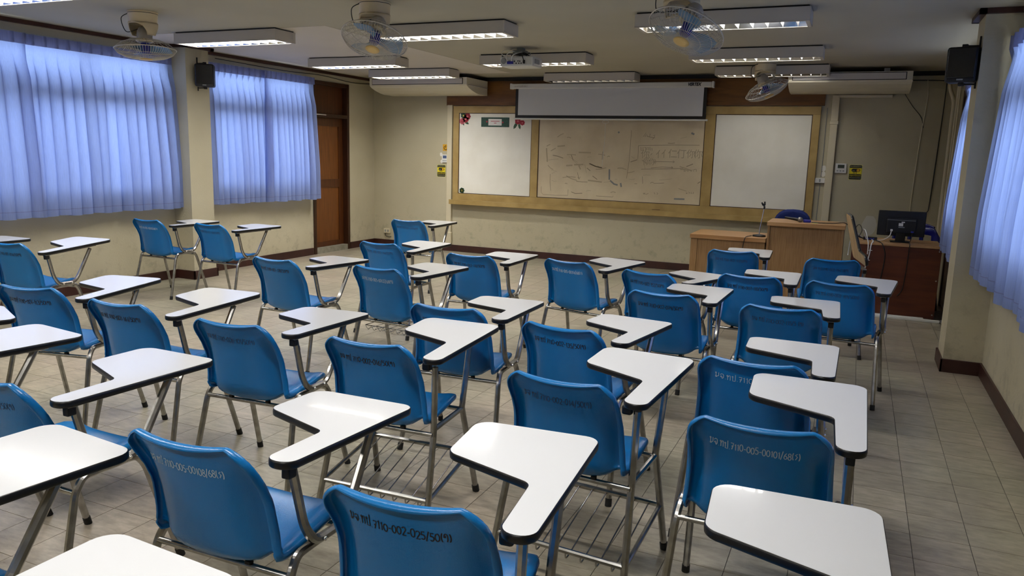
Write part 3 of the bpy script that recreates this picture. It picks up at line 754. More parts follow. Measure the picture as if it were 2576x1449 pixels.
CH = [
 (-.849, 1.352, 4.1, -.013, .6, 'B', T + '7110-002-025/50(w)', B_, 'nearest blue lecture chair, back numbered 7110-002-025, cut by the bottom edge'),
 (-1.524, 1.387, .8, -.004, -3.3, 'A', T + '7110-005-00108/68(s)', W_, 'blue lecture chair with white number 005-00108/68, bottom left of centre'),
 (-1.713, 2.479, 1.8, .001, 1.6, 'B', T + '7110-002-016/50(w)', B_, 'blue lecture chair with bold black number 002-016/50 and wire book rack'),
 (-.865, 2.375, -4.4, -.004, 1.6, 'B', T + '7110-002-014/50(w)', F_, 'blue lecture chair with faded number 002-014/50 and wire book rack'),
 (-.195, 2.224, -.2, .008, 2.4, 'A', T + '7110-005-00101/68(s)', W_, 'blue lecture chair with white number 005-00101/68, near right'),
 (-.300, 2.943, -.4, .002, -1.5, 'A', T + '7110-005-00', W_, 'blue lecture chair right behind the 00101 chair, its white number half covered'),
 (-.307, 4.139, 1.1, .001, -1.4, 'A', T + '7110-002-115/5 (w)', F_, 'blue lecture chair with faded number 002-115, right side'),
 (-.049, 5.178, -6.1, .006, .5, 'A', T + '7110-002-189/50(w)', F_, 'rightmost blue lecture chair, faded number 002-189, in front of the brown desk'),
 (-.121, 6.434, 9.0, 0, 0, 'A', T + '7110-002-144/50(w)', F_, 'blue lecture chair with its tablet flipped up, beside the brown desk'),
 (-.589, 5.169, .7, .004, -.4, 'A', T + '7110-002-110/50(w)', B_, 'blue lecture chair with black number 002-110/50, in front of the tall lectern'),
 (-.943, 4.221, -1.0, .004, -.8, 'A', T + '7110-002-079/50(w)', B_, 'blue lecture chair with bold black number 002-079/50'),
 (-1.207, 4.939, -15.9, -.005, -1.4, 'A', T + '7110-002-152/50(w)', B_, 'blue lecture chair with black number 002-152/50, turned to the right'),
 (-.893, 6.528, 3.1, .003, -.4, 'A', T + '7110-002-117/50(w)', F_, 'frontmost blue lecture chair of the right side, close to the low lectern'),
 (-1.840, 5.142, -12.4, .003, .4, 'A', T + '7110-005-00114/68(s)', W_, 'blue lecture chair with white number 005-00114/68, mid room'),
 (-1.139, 3.129, -6.7, -.009, -1.6, 'A', T + '7110-002-135/50(w)', B_, 'blue lecture chair with black number 002-135/50'),
 (-1.780, 3.250, 3.3, -.008, -1.3, 'A', T + '7110-002-120/50(w)', B_, 'blue lecture chair half hidden behind the tablet of the 016 chair'),
 (-3.555, 4.067, -3.6, .001, -1.4, 'A', T + '7110-001-128/50(w)', B_, 'blue lecture chair with black number 001-128/50, left of centre'),
 (-2.771, 4.126, -4.8, .003, -.5, 'A', T + '7110-005-00132/68(w)', W_, 'blue lecture chair with white number 005-00132 and a wire basket under the seat'),
 (-3.500, 5.252, -2.0, -.003, 1.3, 'B', T + '7110-002-144/50(w)', F_, 'blue lecture chair with faded number, directly in front of the 00132 chair'),
 (-4.403, 7.144, 3.0, 0, 0, 'A', T + '7110-002-114/50(w)', F_, 'farthest blue lecture chair, near the front left corner socket'),
 (-2.561, 5.024, .6, -.002, -.1, 'A', T + '7110-002-118/50(w)', B_, 'blue lecture chair with black number 002-118/50, mid room'),
 (-6.383, 5.496, -.3, .004, .1, 'A', T + '7110-005-00105/68(s)', W_, 'blue lecture chair against the left pillar, faint white number'),
 (-5.608, 5.532, -2.1, .001, .2, 'A', T + '7110-002-104/50(w)', F_, 'blue lecture chair between the left pillar chair and the 128 chair'),
 (-5.653, 3.627, 5.1, .008, 3.8, 'A', T + '7110-001-054/50(w)', B_, 'blue lecture chair with number 001-054/50 at the left edge under the curtains'),
 (-3.862, 2.571, 11.5, -.001, 1.4, 'A', T + '7110-001-113/50(w)', B_, 'blue lecture chair with number 001-113/50 at the left edge'),
 (-3.151, 2.524, 2.5, .004, 1.4, 'A', T + '7110-001-161/50(w)', B_, 'blue lecture chair with black number 001-161/50'),
 (-2.404, 2.463, 3.1, .001, -2.0, 'A', T + '7110-008-101/50(w)', F_, 'blue lecture chair with nearly erased number, between the 161 and 016 chairs'),
 (-2.478, 1.482, -1.5, -.008, -.6, 'A', T + '7110-002-045/50(w)', F_, 'blue lecture chair cut by the left edge, glossy seat beside the 00108 chair'),
 (-.143, 1.200, 2.0, 0, 0, 'A', '', B_, 'lecture chair of which only the bottom right white tablet shows'),
 (-1.310, .352, -4.0, 0, 0, 'A', '', B_, 'lecture chair of which only the bottom left white tablet shows'),
 (-2.035, .716, -6.6, 0, 0, 'A', '', B_, 'lecture chair in the bottom left corner, tablet and seat edge showing'),
 (-3.256, 1.506, -7.7, 0, 0, 'A', '', B_, 'lecture chair at the left edge with only its tablet and legs showing'),
 (-3.960, 1.710, -25., 0, 0, 'A', '', B_, 'lecture chair at the left edge with only a tablet corner showing'),
 (-6.417, 3.470, 0, 0, 0, 'A', '', B_, 'lecture chair at the far left edge, tablet tip under the curtains'),
]
for c in CH: lecture_chair(*c, flip=('flipped' in c[8]), basket=('00132 and' in c[8]))

# ------------------------------------------------------------------ curtains
def curtain(x, y0, y1, z0, z1, side, label, pleat=0.122, seed=1, lean=0.0, amp=1.0):
    """side: +1 folds bulge toward +X (left wall), -1 toward -X"""
    rnd = random.Random(seed)
    root = thing('curtain', label, 'curtain', (x, (y0 + y1) / 2, z0), 0, 'pale blue pleated curtains')
    n = max(4, round((y1 - y0) / pleat)); per = 16; nc = n * per + 1; pleat = (y1 - y0) / n; H = z1 - z0; head = 0.095
    ph = [rnd.uniform(-.16, .16) for _ in range(n + 2)]; am = [rnd.uniform(.65, 1.25) for _ in range(n + 2)]
    low = [rnd.uniform(-1, 1) for _ in range(6)]
    def pt(col, zrel):                       # zrel 0 bottom .. 1 top
        s = col / (nc - 1); kf = s * n; k = int(min(kf, n - 1)); fr = kf - k
        drop = max(0.0, (1 - zrel) - head / H) / (1 - head / H)
        a = am[k] * (1 - fr) + am[k + 1] * fr
        shift = (ph[k] * (1 - fr) + ph[k + 1] * fr) * drop
        c = math.cos(2 * PI * (fr + shift))
        if zrel > 1 - head / H: d = .004 + .030 * (max(0.0, 1 - min(abs(fr - .07), abs(fr - .93)) / .07))
        else:
            g = min(1.0, drop * 6)
            wave = 0.5 - 0.5 * c
            d = .004 + (0.030 + 0.060 * min(1, drop * 1.4)) * wave * a * amp * g + .012 * g * (1 - wave) * 0.2
            d += .018 * drop * math.sin(3.1 * PI * s + low[0] * 2) * low[1] + .01 * drop * math.sin(7 * PI * s + low[2] * 3)
        yy = y0 + (y1 - y0) * s + lean * drop * (s - .5) * 2 - (pleat * .34 * am[k] * min(1.0, drop * 5) * math.sin(2 * PI * (fr + shift)) if drop > 0 else 0.0)
        zz = z0 + H * zrel + (.006 * math.sin(kf * 2.1 + seed) if zrel == 0 else 0)
        return Vector((side * d, yy - (y0 + y1) / 2, zz - z0))
    zs = [0, .012, .035] + [.07 + i * (1 - head / H - .07) / 20 for i in range(21)]
    rows = [[pt(c, z) for c in range(nc)] for z in zs]
    MB().grid(rows).build('curtain_cloth', 'curtain_cloth', root)
    top = [1 - head / H, 1 - head / H * .98, 1 - head / H * .5, 1]
    MB().grid([[pt(c, z) + Vector((side * .0015, 0, 0)) for c in range(nc)] for z in top]).build('header_tape', 'curtain_tape', root)
    hem = [pt(c, .036) + Vector((side * .001, 0, 0)) for c in range(nc)]; hem2 = [pt(c, .039) + Vector((side * .001, 0, 0)) for c in range(nc)]
    MB().grid([hem, hem2]).build('hem_stitch', 'curtain_tape', root)
    return root
cx = XL + 0.055
curtain(cx, 4.79, 6.56, .815, 2.475, 1, 'pale blue curtain panel next to the left pillar, under the hanging fan', seed=3, lean=.03)
curtain(cx + .035, 2.60, 4.82, .815, 2.475, 1, 'pale blue curtain panel at the left edge of the picture', seed=4, lean=.02)
curtain(cx, 6.87, 7.98, .82, 2.475, 1, 'pale blue curtain panel behind the left wall speaker', seed=5, lean=.01, pleat=.1)
curtain(cx + .035, 7.93, 8.90, .815, 2.475, 1, 'pale blue curtain panel beside the brown door', seed=6, lean=.03, pleat=.1)
cx2 = XR - 0.075
curtain(cx2, 4.35, 6.34, .76, 2.40, -1, 'pale blue curtain at the right edge beside the pillar', seed=8, lean=.03, pleat=.165)
curtain(cx2 - .01, 1.9, 4.345, .76, 2.40, -1, 'pale blue curtain right of the camera, mostly outside the frame', seed=9)
curtain(cx2, 6.88, 8.72, .70, 2.33, -1, 'narrow pale blue curtain seen past the right pillar', seed=10, lean=.02)
def rail(x, y0, y1, z, label, side):
    r = thing('curtain_rail', label, 'curtain rail', (x, (y0 + y1) / 2, z))
    h = (y1 - y0) / 2
    MB().box(-.012, .012, -h, h, -.012, .012, .002).build('track', 'alu', r)
    for y in (-h * .7, 0, h * .7): MB().box(min(0, -side * .04), max(0, -side * .04), y - .01, y + .01, -.006, .006).build('bracket', 'alu', r)
rail(XL + .04, 2.6, 6.49, 2.475, 'aluminium curtain track above the big left curtains', 1)
rail(XL + .04, 7.03, 8.93, 2.475, 'aluminium curtain track above the curtains by the door', 1)
rail(XR - .055, 1.9, 6.38, 2.40, 'aluminium curtain track above the near right curtain', -1)
rail(XR - .055, 6.85, 8.74, 2.33, 'aluminium curtain track above the far right curtain', -1)

# ------------------------------------------------------------------ ceiling lights
FX, FY, FH = 1.25, 0.285, 0.098
def fixture_meshes():
    P = {}
    h = MB(); a, b_, t_ = FX / 2, FY / 2, .004
    z0, z1 = -FH - .012, -.012
    h.box(-a, a, -b_, -b_ + t_, z0, z1); h.box(-a, a, b_ - t_, b_, z0, z1); h.box(-a, -a + t_, -b_ + t_, b_ - t_, z0, z1); h.box(a - t_, a, -b_ + t_, b_ - t_, z0, z1)
    h.box(-a, a, -b_, b_, z1 - .002, z1)
    l = .022
    h.box(-a, a, -b_, -b_ + l, z0, z0 + .003); h.box(-a, a, b_ - l, b_, z0, z0 + .003); h.box(-a, -a + .03, -b_ + l, b_ - l, z0, z0 + .003); h.box(a - .03, a, -b_ + l, b_ - l, z0, z0 + .003)
    P['housing'] = h.mesh('housing', 'lamp_white')
    P['plate'] = MB().box(-a + .012, a - .012, -b_ + .012, b_ - .012, -.012, -.0005).mesh('shadow_gap_plate', 'black_trim')  # black plate paints in the shadow gap between housing and ceiling
    r = MB(); i = b_ - l; k = a - .03
    r.add([(-k, -i, z0 + .003), (k, -i, z0 + .003), (k, -.05, z1 - .01), (-k, -.05, z1 - .01), (k, .05, z1 - .01), (-k, .05, z1 - .01), (k, i, z0 + .003), (-k, i, z0 + .003)],
          [(0, 1, 2, 3), (3, 2, 4, 5), (5, 4, 6, 7)])
    P['reflector'] = r.mesh('reflector', 'lamp_mirror')
    bl = MB(); i = b_ - l - .001
    bl.add([(-.013, -i, .045), (.013, -i, .045), (-.0015, -i, 0), (.0015, -i, 0), (-.013, i, .045), (.013, i, .045), (-.0015, i, 0), (.0015, i, 0)],
           [(0, 2, 6, 4), (1, 5, 7, 3), (0, 1, 3, 2), (4, 6, 7, 5), (0, 4, 5, 1), (2, 3, 7, 6)])
    P['blade'] = bl.mesh('louvre_blade', 'louvre_white')
    for nm, mt in (('tube_on', 'lamp_tube'), ('tube_off', 'lamp_tube_off')):
        P[nm] = MB().tube([(-k + .02, 0, 0), (k - .02, 0, 0)], .011, 10).mesh('lamp_tube', mt)
    return P
FXM = fixture_meshes()
def ceiling_light(x, y, on, label):
    root = thing('ceiling_light', label, 'light', (x, y, ZC), 0, 'fluorescent box lights on the ceiling')
    for k, nm in (('housing', 'housing'), ('plate', 'shadow_gap_plate'), ('reflector', 'reflector')): obj(nm, FXM[k], root)
    z0 = -FH - .012
    for i in range(11):
        obj('louvre_blade', FXM['blade'], root, (-.53 + i * .106, 0, z0 + .004))
    for yy in (-.055, .055): obj('lamp_tube', FXM['tube_on' if on else 'tube_off'], root, (0, yy, -.045))
    if on:
        l = bpy.data.lights.new('lamp_light', 'AREA'); l.shape = 'RECTANGLE'; l.size = 1.14; l.size_y = 0.19; l.energy = LAMP_W * on; l.color = (1.0, 0.98, 0.945)
        o = bpy.data.objects.new('lamp_light', l); COL.objects.link(o); o.parent = root; o.location = (0, 0, z0 + .052)
        if on <= .7: l.size_y = .09; o.location.z = -.03
for x, y, on, lab in [
 (-5.62, 5.95, 1, 'bright ceiling light on the left, nearest the big curtains'),
 (-5.62, 7.98, 1, 'bright ceiling light behind the second fan, left row'),
 (-5.62, 9.26, 1, 'bright ceiling light just in front of the left air conditioner'),
 (-3.37, 6.07, 1, 'bright ceiling light right of the second fan, middle row'),
 (-3.37, 8.13, .7, 'dim ceiling light behind the projector'),
 (-3.37, 10.07, 0, 'dim ceiling light above the projection screen'),
 (-1.04, 6.09, .42, 'large dim ceiling light behind the third fan, right row'),
 (-1.04, 8.13, .32, 'dim ceiling light above the small tilted fan, right row'),
 (-1.04, 9.66, .15, 'dim ceiling light in front of the right air conditioner'),
 (-5.62, 3.75, 1.0, 'bright ceiling light cut by the top left corner of the picture'),
 (-3.37, 3.75, LNEAR, 'ceiling light above the camera view, middle row'),
 (-1.04, 3.75, LNEAR, 'ceiling light above the camera view, right row'),
 (-5.62, 1.6, 1.0, 'ceiling light over the camera side, left row'), (-3.37, 1.6, LNEAR, 'ceiling light over the camera side, middle row'), (-1.04, 1.6, LNEAR, 'ceiling light over the camera side, right row'),
 (-5.62, -.6, 1.0, 'rearmost ceiling light, left row'), (-3.37, -.6, 1.0, 'rearmost ceiling light, middle row'), (-1.04, -.6, 1.0, 'rearmost ceiling light, right row')]:
    ceiling_light(x, y, on, lab)

# ------------------------------------------------------------------ orbit fans
def fan(bx, by, cx_, cy_, cz_, nrm, spin, label):
    root = thing('orbit_fan', label, 'fan', (bx, by, ZC), 0, 'orbit fans under the ceiling')
    n = Vector(nrm).normalized()
    C = Vector((cx_ - bx, cy_ - by, cz_ - ZC))
    cup = MB(); cup.lathe([(.118, -.0005), (.120, -.012), (.116, -.016), (.112, -.10), (.108, -.102), (.108, -.02), (.10, -.004)], 28, caps=False)
    cup.build('ceiling_cup', 'fan_cream', root)
    MB().lathe([(.117, -.0145), (.1185, -.0165), (.117, -.0185)], 28, caps=False).build('seam_ring', 'black_plastic', root)
    yk = C - n * .13
    zb_ = min(-.19, yk.z + .01)
    for s in (0, 1):
        rows = []
        for z, hw, r in ((-.09, 88, .1105), (-.105, 62, .109), (-.125, 42, .107), (-.15, 32, .104), (zb_ + .02, 27, .098), (zb_, 24, .092)):
            rows.append([Vector((r * math.cos(PI * s + math.radians(a_)), r * math.sin(PI * s + math.radians(a_)), z)) for a_ in [hw * (q_ / 5 - 1) for q_ in range(11)]])
        o_ = MB().grid(rows).build('yoke_arm', 'fan_cream', root); sm_ = o_.modifiers.new('thick', 'SOLIDIFY'); sm_.thickness = .006
        sx_ = 1 if s == 0 else -1
        MB().tube([(sx_ * .096, 0, zb_ + .006), (yk.x + sx_ * .045, yk.y, yk.z + .002)], .011, 8).build('pivot_arm', 'fan_cream', root)
    q = n.to_track_quat('Z', 'Y').to_matrix().to_4x4()
    Mf = Matrix.Translation(C) @ q                       # local +Z = facing direction
    MB().lathe([(.012, -.185), (.040, -.178), (.056, -.155), (.062, -.12), (.062, -.075), (.045, -.058)], 20, Mf).build('motor', 'fan_grey', root)
    MB().lathe([(.068, -.085), (.072, -.08), (.072, -.068), (.06, -.06)], 20, Mf).build('motor_collar', 'fan_cream', root)
    R = .240
    rim = MB(); rim.tube([Mf @ Vector((R * math.cos(a * PI / 24), R * math.sin(a * PI / 24), 0)) for a in range(48)], .0042, 6, closed=True)
    rim.build('cage_rim', 'fan_wire', root)
    w = MB()
    for k in range(72):
        a = 2 * PI * k / 72
        pts = [(.046, .078), (.10, .074), (.165, .060), (.215, .036), (R, .002)]
        w.tube([Mf @ Vector((r * math.cos(a), r * math.sin(a), z)) for r, z in pts], .0015, 4, caps=False)
    for rr, z in ((.12, .070), (.185, .046)):
        w.tube([Mf @ Vector((rr * math.cos(a * PI / 18), rr * math.sin(a * PI / 18), z)) for a in range(36)], .0016, 4, closed=True)
    stuff(w.build('front_cage_wires', 'fan_wire', root))
    w = MB()
    for k in range(24):
        a = 2 * PI * (k + .5) / 24
        pts = [(.07, -.075), (.13, -.07), (.19, -.045), (R, -.004)]
        w.tube([Mf @ Vector((r * math.cos(a), r * math.sin(a), z)) for r, z in pts], .0018, 4, caps=False)
    for rr, z in ((.13, -.072), (.19, -.047)):
        w.tube([Mf @ Vector((rr * math.cos(a * PI / 18), rr * math.sin(a * PI / 18), z)) for a in range(36)], .0018, 4, closed=True)
    stuff(w.build('rear_cage_wires', 'fan_wire', root))
    MB().lathe([(.050, .074), (.052, .078), (.050, .083), (.03, .086)], 24, Mf).build('hub_badge', 'fan_badge', root)
    MB().lathe([(.034, -.05), (.036, -.045), (.036, .02), (.03, .03)], 18, Mf).build('blade_hub', 'blue_plug', root)
    for k in range(3):
        rows = []
        for i in range(9):
            r = .03 + i / 8 * .178; sw = math.radians(spin + 120 * k)
            wd = .16 + .78 * min(1, i / 3.2) * (1 - max(0, (i - 5.2) / 5) ** 1.3 * .8)
            row = []
            for j in range(7):
                a = sw + (j / 6 - .35) * wd * 1.15 + .1 * i / 8
                row.append(Mf @ Vector((r * math.cos(a), r * math.sin(a), .022 - .05 * (j / 6) * (1 - .35 * i / 8))))
            rows.append(row)
        MB().grid(rows).build('blade', 'fan_blade', root)
    MB().tube(spline([(-.07, -.085, -.02), (-.135, -.10, -.06), (-.13, -.06, -.16), tuple(yk + Vector((-.02, -.05, .03)))], 6), .0035, 6).build('power_cord', 'black_plastic', root)
fan(-5.575, 4.87, -5.58, 4.885, 2.30, (.05, -.03, -1), 20, 'cream orbit fan facing straight down over the left curtain')
fan(-3.395, 5.04, -3.31, 4.91, 2.31, (.06, -.42, -.9), 80, 'second orbit fan from the left, tilted toward the camera')
fan(-1.14, 5.15, -1.07, 5.00, 2.305, (-.22, -.42, -.87), 35, 'orbit fan at the top centre right, tilted to the left')
fan(-1.075, 9.33, -1.035, 9.26, 2.30, (.42, -.12, -.9), 10, 'small far orbit fan tipped sideways before the right air conditioner')

# ------------------------------------------------------------------ air conditioners
def air_con(x0, x1, y0, label):
    y1 = YF - .07; zt, zb = ZC - .058, 2.338
    root = thing('air_conditioner', label, 'air conditioner', ((x0 + x1) / 2, y1, zb), 0, 'ceiling air conditioners')
    w = (x1 - x0) / 2
    D = y1 - y0
    prof = [(-D, zt - zb), (-D, .108), (-D + .012, .092), (-D + .06, .068), (-D + .16, .038), (-D + .28, .012), (-D + .38, 0), (0, 0), (0, zt - zb)]
    b = MB(); n = len(prof)
    for x, fl in ((-w, 0), (w, 1)): b.add([(x, y, z) for y, z in prof], [tuple(range(n))[::1 if fl else -1]])
    b.add([(-w, y, z) for y, z in prof] + [(w, y, z) for y, z in prof], [(i, (i + 1) % n, n + (i + 1) % n, n + i) for i in range(n)])
    b.build('body', 'ac_cream', root)
    MB().box(-w + .045, w - .06, -D - .004, -D - .0005, .112, zt - zb - .008).build('outlet_frame', 'black_trim', root)
    MB().box(-w + .053, w - .068, -D - .010, -D - .0045, .119, zt - zb - .015, .002).build('outlet_flap', 'ac_panel', root)
    for s in (-1, 1): MB().box(s * (w + .004) - .004, s * (w + .004) + .004, -D + .05, -.01, .10, .108).build('side_seam', 'ac_panel', root)
    MB().box(w - .10, w - .06, -D + .0085, -D + .0125, .096, .100).build('badge', 'grey_plastic', root)
    for s in (-.6, .6): MB().box(s * w - .03, s * w + .03, -D + .2, -D + .3, zt - zb, ZC - .001 - zb).build('hanger', 'alu', root)
    return root
air_con(-6.68, -5.08, 9.78, 'long cream ceiling air conditioner at the left of the front wall')
air_con(-.87, .44, 9.86, 'cream ceiling air conditioner at the right of the front wall')

# ------------------------------------------------------------------ speakers
def speaker(x, y, z, rz, wallx, label):
    root = thing('wall_speaker', label, 'speaker', (x, y, z), rz, 'black wall speakers')
    MB().box(-.10, .10, -.075, .075, 0, .245, .018).build('cabinet', 'black_plastic', root)
    MB().box(-.088, .088, -.080, -.0745, .03, .235, .004).build('grille', 'black_gloss', root)
    MB().box(-.02, .02, -.083, -.0805, .012, .022).build('badge', 'grey_plastic', root)
    dx_ = (Vector((wallx, y, 0)) - Vector((x, y, 0)))
    loc = Matrix.Rotation(-rz, 3, 'Z') @ dx_
    for zz in (.255, -.01):
        MB().box(-.018, .018, -.018, .018, zz - .012, zz + .012, .003).build('clamp', 'black_plastic', root)
    b = MB(); b.tube([(0, 0, .255), (loc.x, loc.y, .255)], .006, 8); b.tube([(0, 0, -.01), (loc.x, loc.y, -.01)], .006, 8); b.tube([(loc.x, loc.y, -.04), (loc.x, loc.y, .32)], .007, 8)
    b.build('bracket', 'black_plastic', root)
speaker(-6.72, 6.66, 2.155, math.radians(38), -6.83, 'small black speaker on the left pillar')
speaker(.605, 6.53, 2.11, math.radians(-14), .695, 'black speaker on the right pillar')

# ------------------------------------------------------------------ whiteboard wall
hp = MB().box(-5.78, -.47, YF - .022, YF, 2.205, ZC - .05).build('trim_4', 'header_wood'); struct(hp, 'brown veneer panel above the whiteboards')
fr = thing('whiteboard_surround', 'golden painted wooden frame around the three whiteboards', 'frame', (-3.08, YF, .72))
def F(x0, x1, z0, z1, y0, nm='rail', y1=YF - .001, m='board_frame', bev=.003):
    return MB().box(x0 + 3.08, x1 + 3.08, y0 - YF, y1 - YF, z0 - .72, z1 - .72, bev).build(nm, m, fr)
yb = YF - .045
F(-5.65, -.505, 2.095, 2.195, yb, 'top_rail'); F(-5.65, -.505, .80, .898, yb, 'bottom_rail')
F(-5.65, -5.557, .898, 2.095, yb, 'stile'); F(-4.372, -4.262, .898, 2.095, yb, 'stile'); F(-1.906, -1.778, .898, 2.095, yb, 'stile'); F(-.595, -.505, .898, 2.095, yb, 'stile')
F(-5.668, -.48, .735, .795, YF - .13, 'marker_tray')
F(-5.668, -.48, .795, .806, YF - .13, 'tray_lip', YF - .118)
MB().box(.55, .66, -.128, -.12, .0955, .101).build('tray_latch', 'brown_trim', fr)
def board(x0, x1, z0, z1, m, label):
    r = thing('whiteboard', label, 'whiteboard', ((x0 + x1) / 2, YF - .03, z0))
    w = (x1 - x0) / 2
    MB().box(-w, w, -.004, .012, 0, z1 - z0).build('panel', m, r)
    g = MB(); e = .008
    g.box(-w, w, -.0075, .0, -.0, e); g.box(-w, w, -.0075, 0, z1 - z0 - e, z1 - z0); g.box(-w, -w + e, -.0075, 0, e, z1 - z0 - e); g.box(w - e, w, -.0075, 0, e, z1 - z0 - e)
    g.build('dark_edge', 'door_dark', r)
    return r
bl = board(-5.556, -4.373, .899, 2.094, 'board_white', 'clean left whiteboard with paper flowers in its corners')
bc = board(-4.261, -1.907, .899, 2.094, 'board_old', 'stained middle whiteboard covered with faint marker writing')
br_ = board(-1.777, -.596, .899, 2.094, 'board_white', 'clean right whiteboard behind the microphone stand')
yi = YF - .0348
def ribbon(mb, pts, w):
    rows = [[], []]
    for i, q in enumerate(pts):
        a = pts[max(i - 1, 0)]; c = pts[min(i + 1, len(pts) - 1)]
        tx, tz = c[0] - a[0], c[1] - a[1]; l_ = math.hypot(tx, tz) or 1
        rows[0].append(Vector((q[0] - tz / l_ * w / 2, yi, q[1] + tx / l_ * w / 2))); rows[1].append(Vector((q[0] + tz / l_ * w / 2, yi, q[1] - tx / l_ * w / 2)))
    mb.grid(rows, smooth=False)
def at_board(px, py):                      # pixel on the photograph -> x, z on the front wall
    d = right * (px - 1288) + up * (724.5 - py) - back * FOC
    t_ = yi / d.y
    return (d.x * t_, CAM_H + d.z * t_)
def strokes(lines, w, m, name, root):
    mb = MB()
    for ln in lines: ribbon(mb, [at_board(*q) for q in ln], w)
    o = mb.build(name, m, root); o.matrix_parent_inverse = Matrix.Translation(root.location).inverted(); return stuff(o)
S = lambda x, y: (1480 + x / 6.037, 280 + y / 6.037)
S2 = lambda x, y: (1340 + x / 6.9, 300 + y / 6.9)
strokes([
 [S(655, 290), S(640, 500), S(620, 750), S(580, 1020)], [S(760, 520), S(1000, 516), S(1300, 512), S(1690, 515)], [S(762, 522), S(752, 720)],
 [S(985, 762), S(1300, 768)], [S(1285, 752), S(1310, 768), S(1285, 782)], [S(950, 860), S(1120, 846), S(1280, 855)], [S(1262, 838), S(1285, 855), S(1262, 868)], [S(800, 880), S(1440, 868)],
 [S(835, 385), S(880, 320), S(860, 390), S(890, 350), S(900, 388)], [S(940, 340), S(930, 390)], [S(985, 370), S(1015, 355), S(1000, 400), S(970, 430)],
 [S(800, 545), S(800, 595), S(830, 595), S(832, 545)], [S(850, 550), S(870, 545), S(872, 595)], [S(890, 595), S(890, 550), S(915, 548), S(918, 595)], [S(935, 540), S(940, 595)], [S(965, 555), S(968, 598)],
 [S(945, 665), S(970, 640)],
 [S(1440, 890), S(1470, 880), S(1450, 915), S(1480, 910)], [S(1500, 885), S(1510, 915), S(1530, 890)], [S(1550, 885), S(1560, 915), S(1580, 885)], [S(1600, 915), S(1600, 885), S(1640, 880), S(1640, 915)],
 [S(1480, 1240), S(1505, 1240)], [S(1485, 1250), S(1505, 1250)], [S(1520, 1225), S(1540, 1235), S(1525, 1255)], [S(1565, 1225), S(1555, 1250), S(1580, 1250)], [S(1595, 1225), S(1595, 1255)],
 [S(830, 1245), S(865, 1245)], [S(835, 1255), S(862, 1255)], [S(1000, 1230), S(1010, 1260)], [S(1040, 1235), S(1055, 1250), S(1040, 1265)],
 [S2(150, 1165), S2(148, 1270), S2(180, 1305), S2(400, 1320), S2(610, 1320), S2(615, 1220)], [S2(305, 950), S2(300, 1080), S2(312, 1240)], [S2(775, 920), S2(805, 1040)], [S2(785, 1000), S2(805, 1045), S2(825, 1000)],
 [S2(1100, 1330), S2(1385, 1352), S2(1395, 1330)], [S(820, 990), S(826, 1100)], [S(700, 1100), S(740, 1102)], [S(990, 1095), S(1150, 1088)],
], .006, 'ink_grey', 'marker_writing', bc)
strokes([[S2(940, 845), S2(1000, 895)], [S2(1040, 985), S2(1120, 1045)], [S2(350, 625), S2(430, 640), S2(530, 675)], [S2(670, 620), S2(705, 715)], [S2(980, 770), S2(1080, 815), S2(1200, 845)],
         [S(640, 770), S(745, 735)], [S(20, 790), S(120, 840), S(210, 855)], [S(1490, 840), S(1590, 800)], [S(1660, 1095), S(1700, 1070)], [S2(670, 1260), S2(740, 1290), S2(860, 1285)]], .010, 'ink_grey', 'eraser_smears', bc)
strokes([[S(320, 880), S(318, 1040)], [S(330, 1050), S(390, 1105), S(445, 1120)], [S(490, 1090), S(500, 1150)], [S(455, 310), S(470, 330)], [S(1565, 330), S(1610, 350)], [S(1300, 1330), S(1460, 1335)]], .022, 'ink_blue', 'blue_smudges', bc)
strokes([[S2(720, 790), S2(880, 785)], [S2(240, 500), S2(255, 740)], [S2(580, 805), S2(690, 800)], [S2(800, 800), S2(830, 870)], [S2(1220, 560), S2(1210, 700)], [S2(800, 575), S2(1010, 580)], [S2(430, 470), S2(560, 460)], [S2(960, 1060), S2(1200, 1090)]], .020, 'ink_smudge', 'old_smudges', bc)
for k, (ch, px, py, sz) in enumerate([('你', 795, 700, .125), ('亻', 1020, 700, .12), ('亻', 1105, 695, .12), ('仁', 1205, 695, .13), ('仃', 1340, 700, .13), ('你', 1485, 700, .125), ('你', 1595, 700, .125), ('你', 822, 805, .10), ('你', 915, 805, .10)]):
    x, z = at_board(*S(px, py))
    o = text_mesh('character', ch, sz, 'ink_faint', bc, on_front(x, yi, z)); o.matrix_parent_inverse = Matrix.Translation(bc.location).inverted()
rq = random.Random(21); lines = []
for k in range(46):
    px, py = rq.uniform(1365, 1725), rq.uniform(335, 490); a = rq.choice([0, 0, .1, -.1, 1.4, .5, -.4]) + rq.uniform(-.2, .2); l_ = rq.uniform(6, 34)
    lines.append([(px, py), (px + l_ * .5 * math.cos(a), py + l_ * .5 * math.sin(a) + rq.uniform(-2, 2)), (px + l_ * math.cos(a), py + l_ * math.sin(a))])
strokes(lines[:26], .012, 'ink_smudge', 'old_smudges', bc); strokes(lines[26:], .0045, 'ink_faint', 'faint_writing', bc)
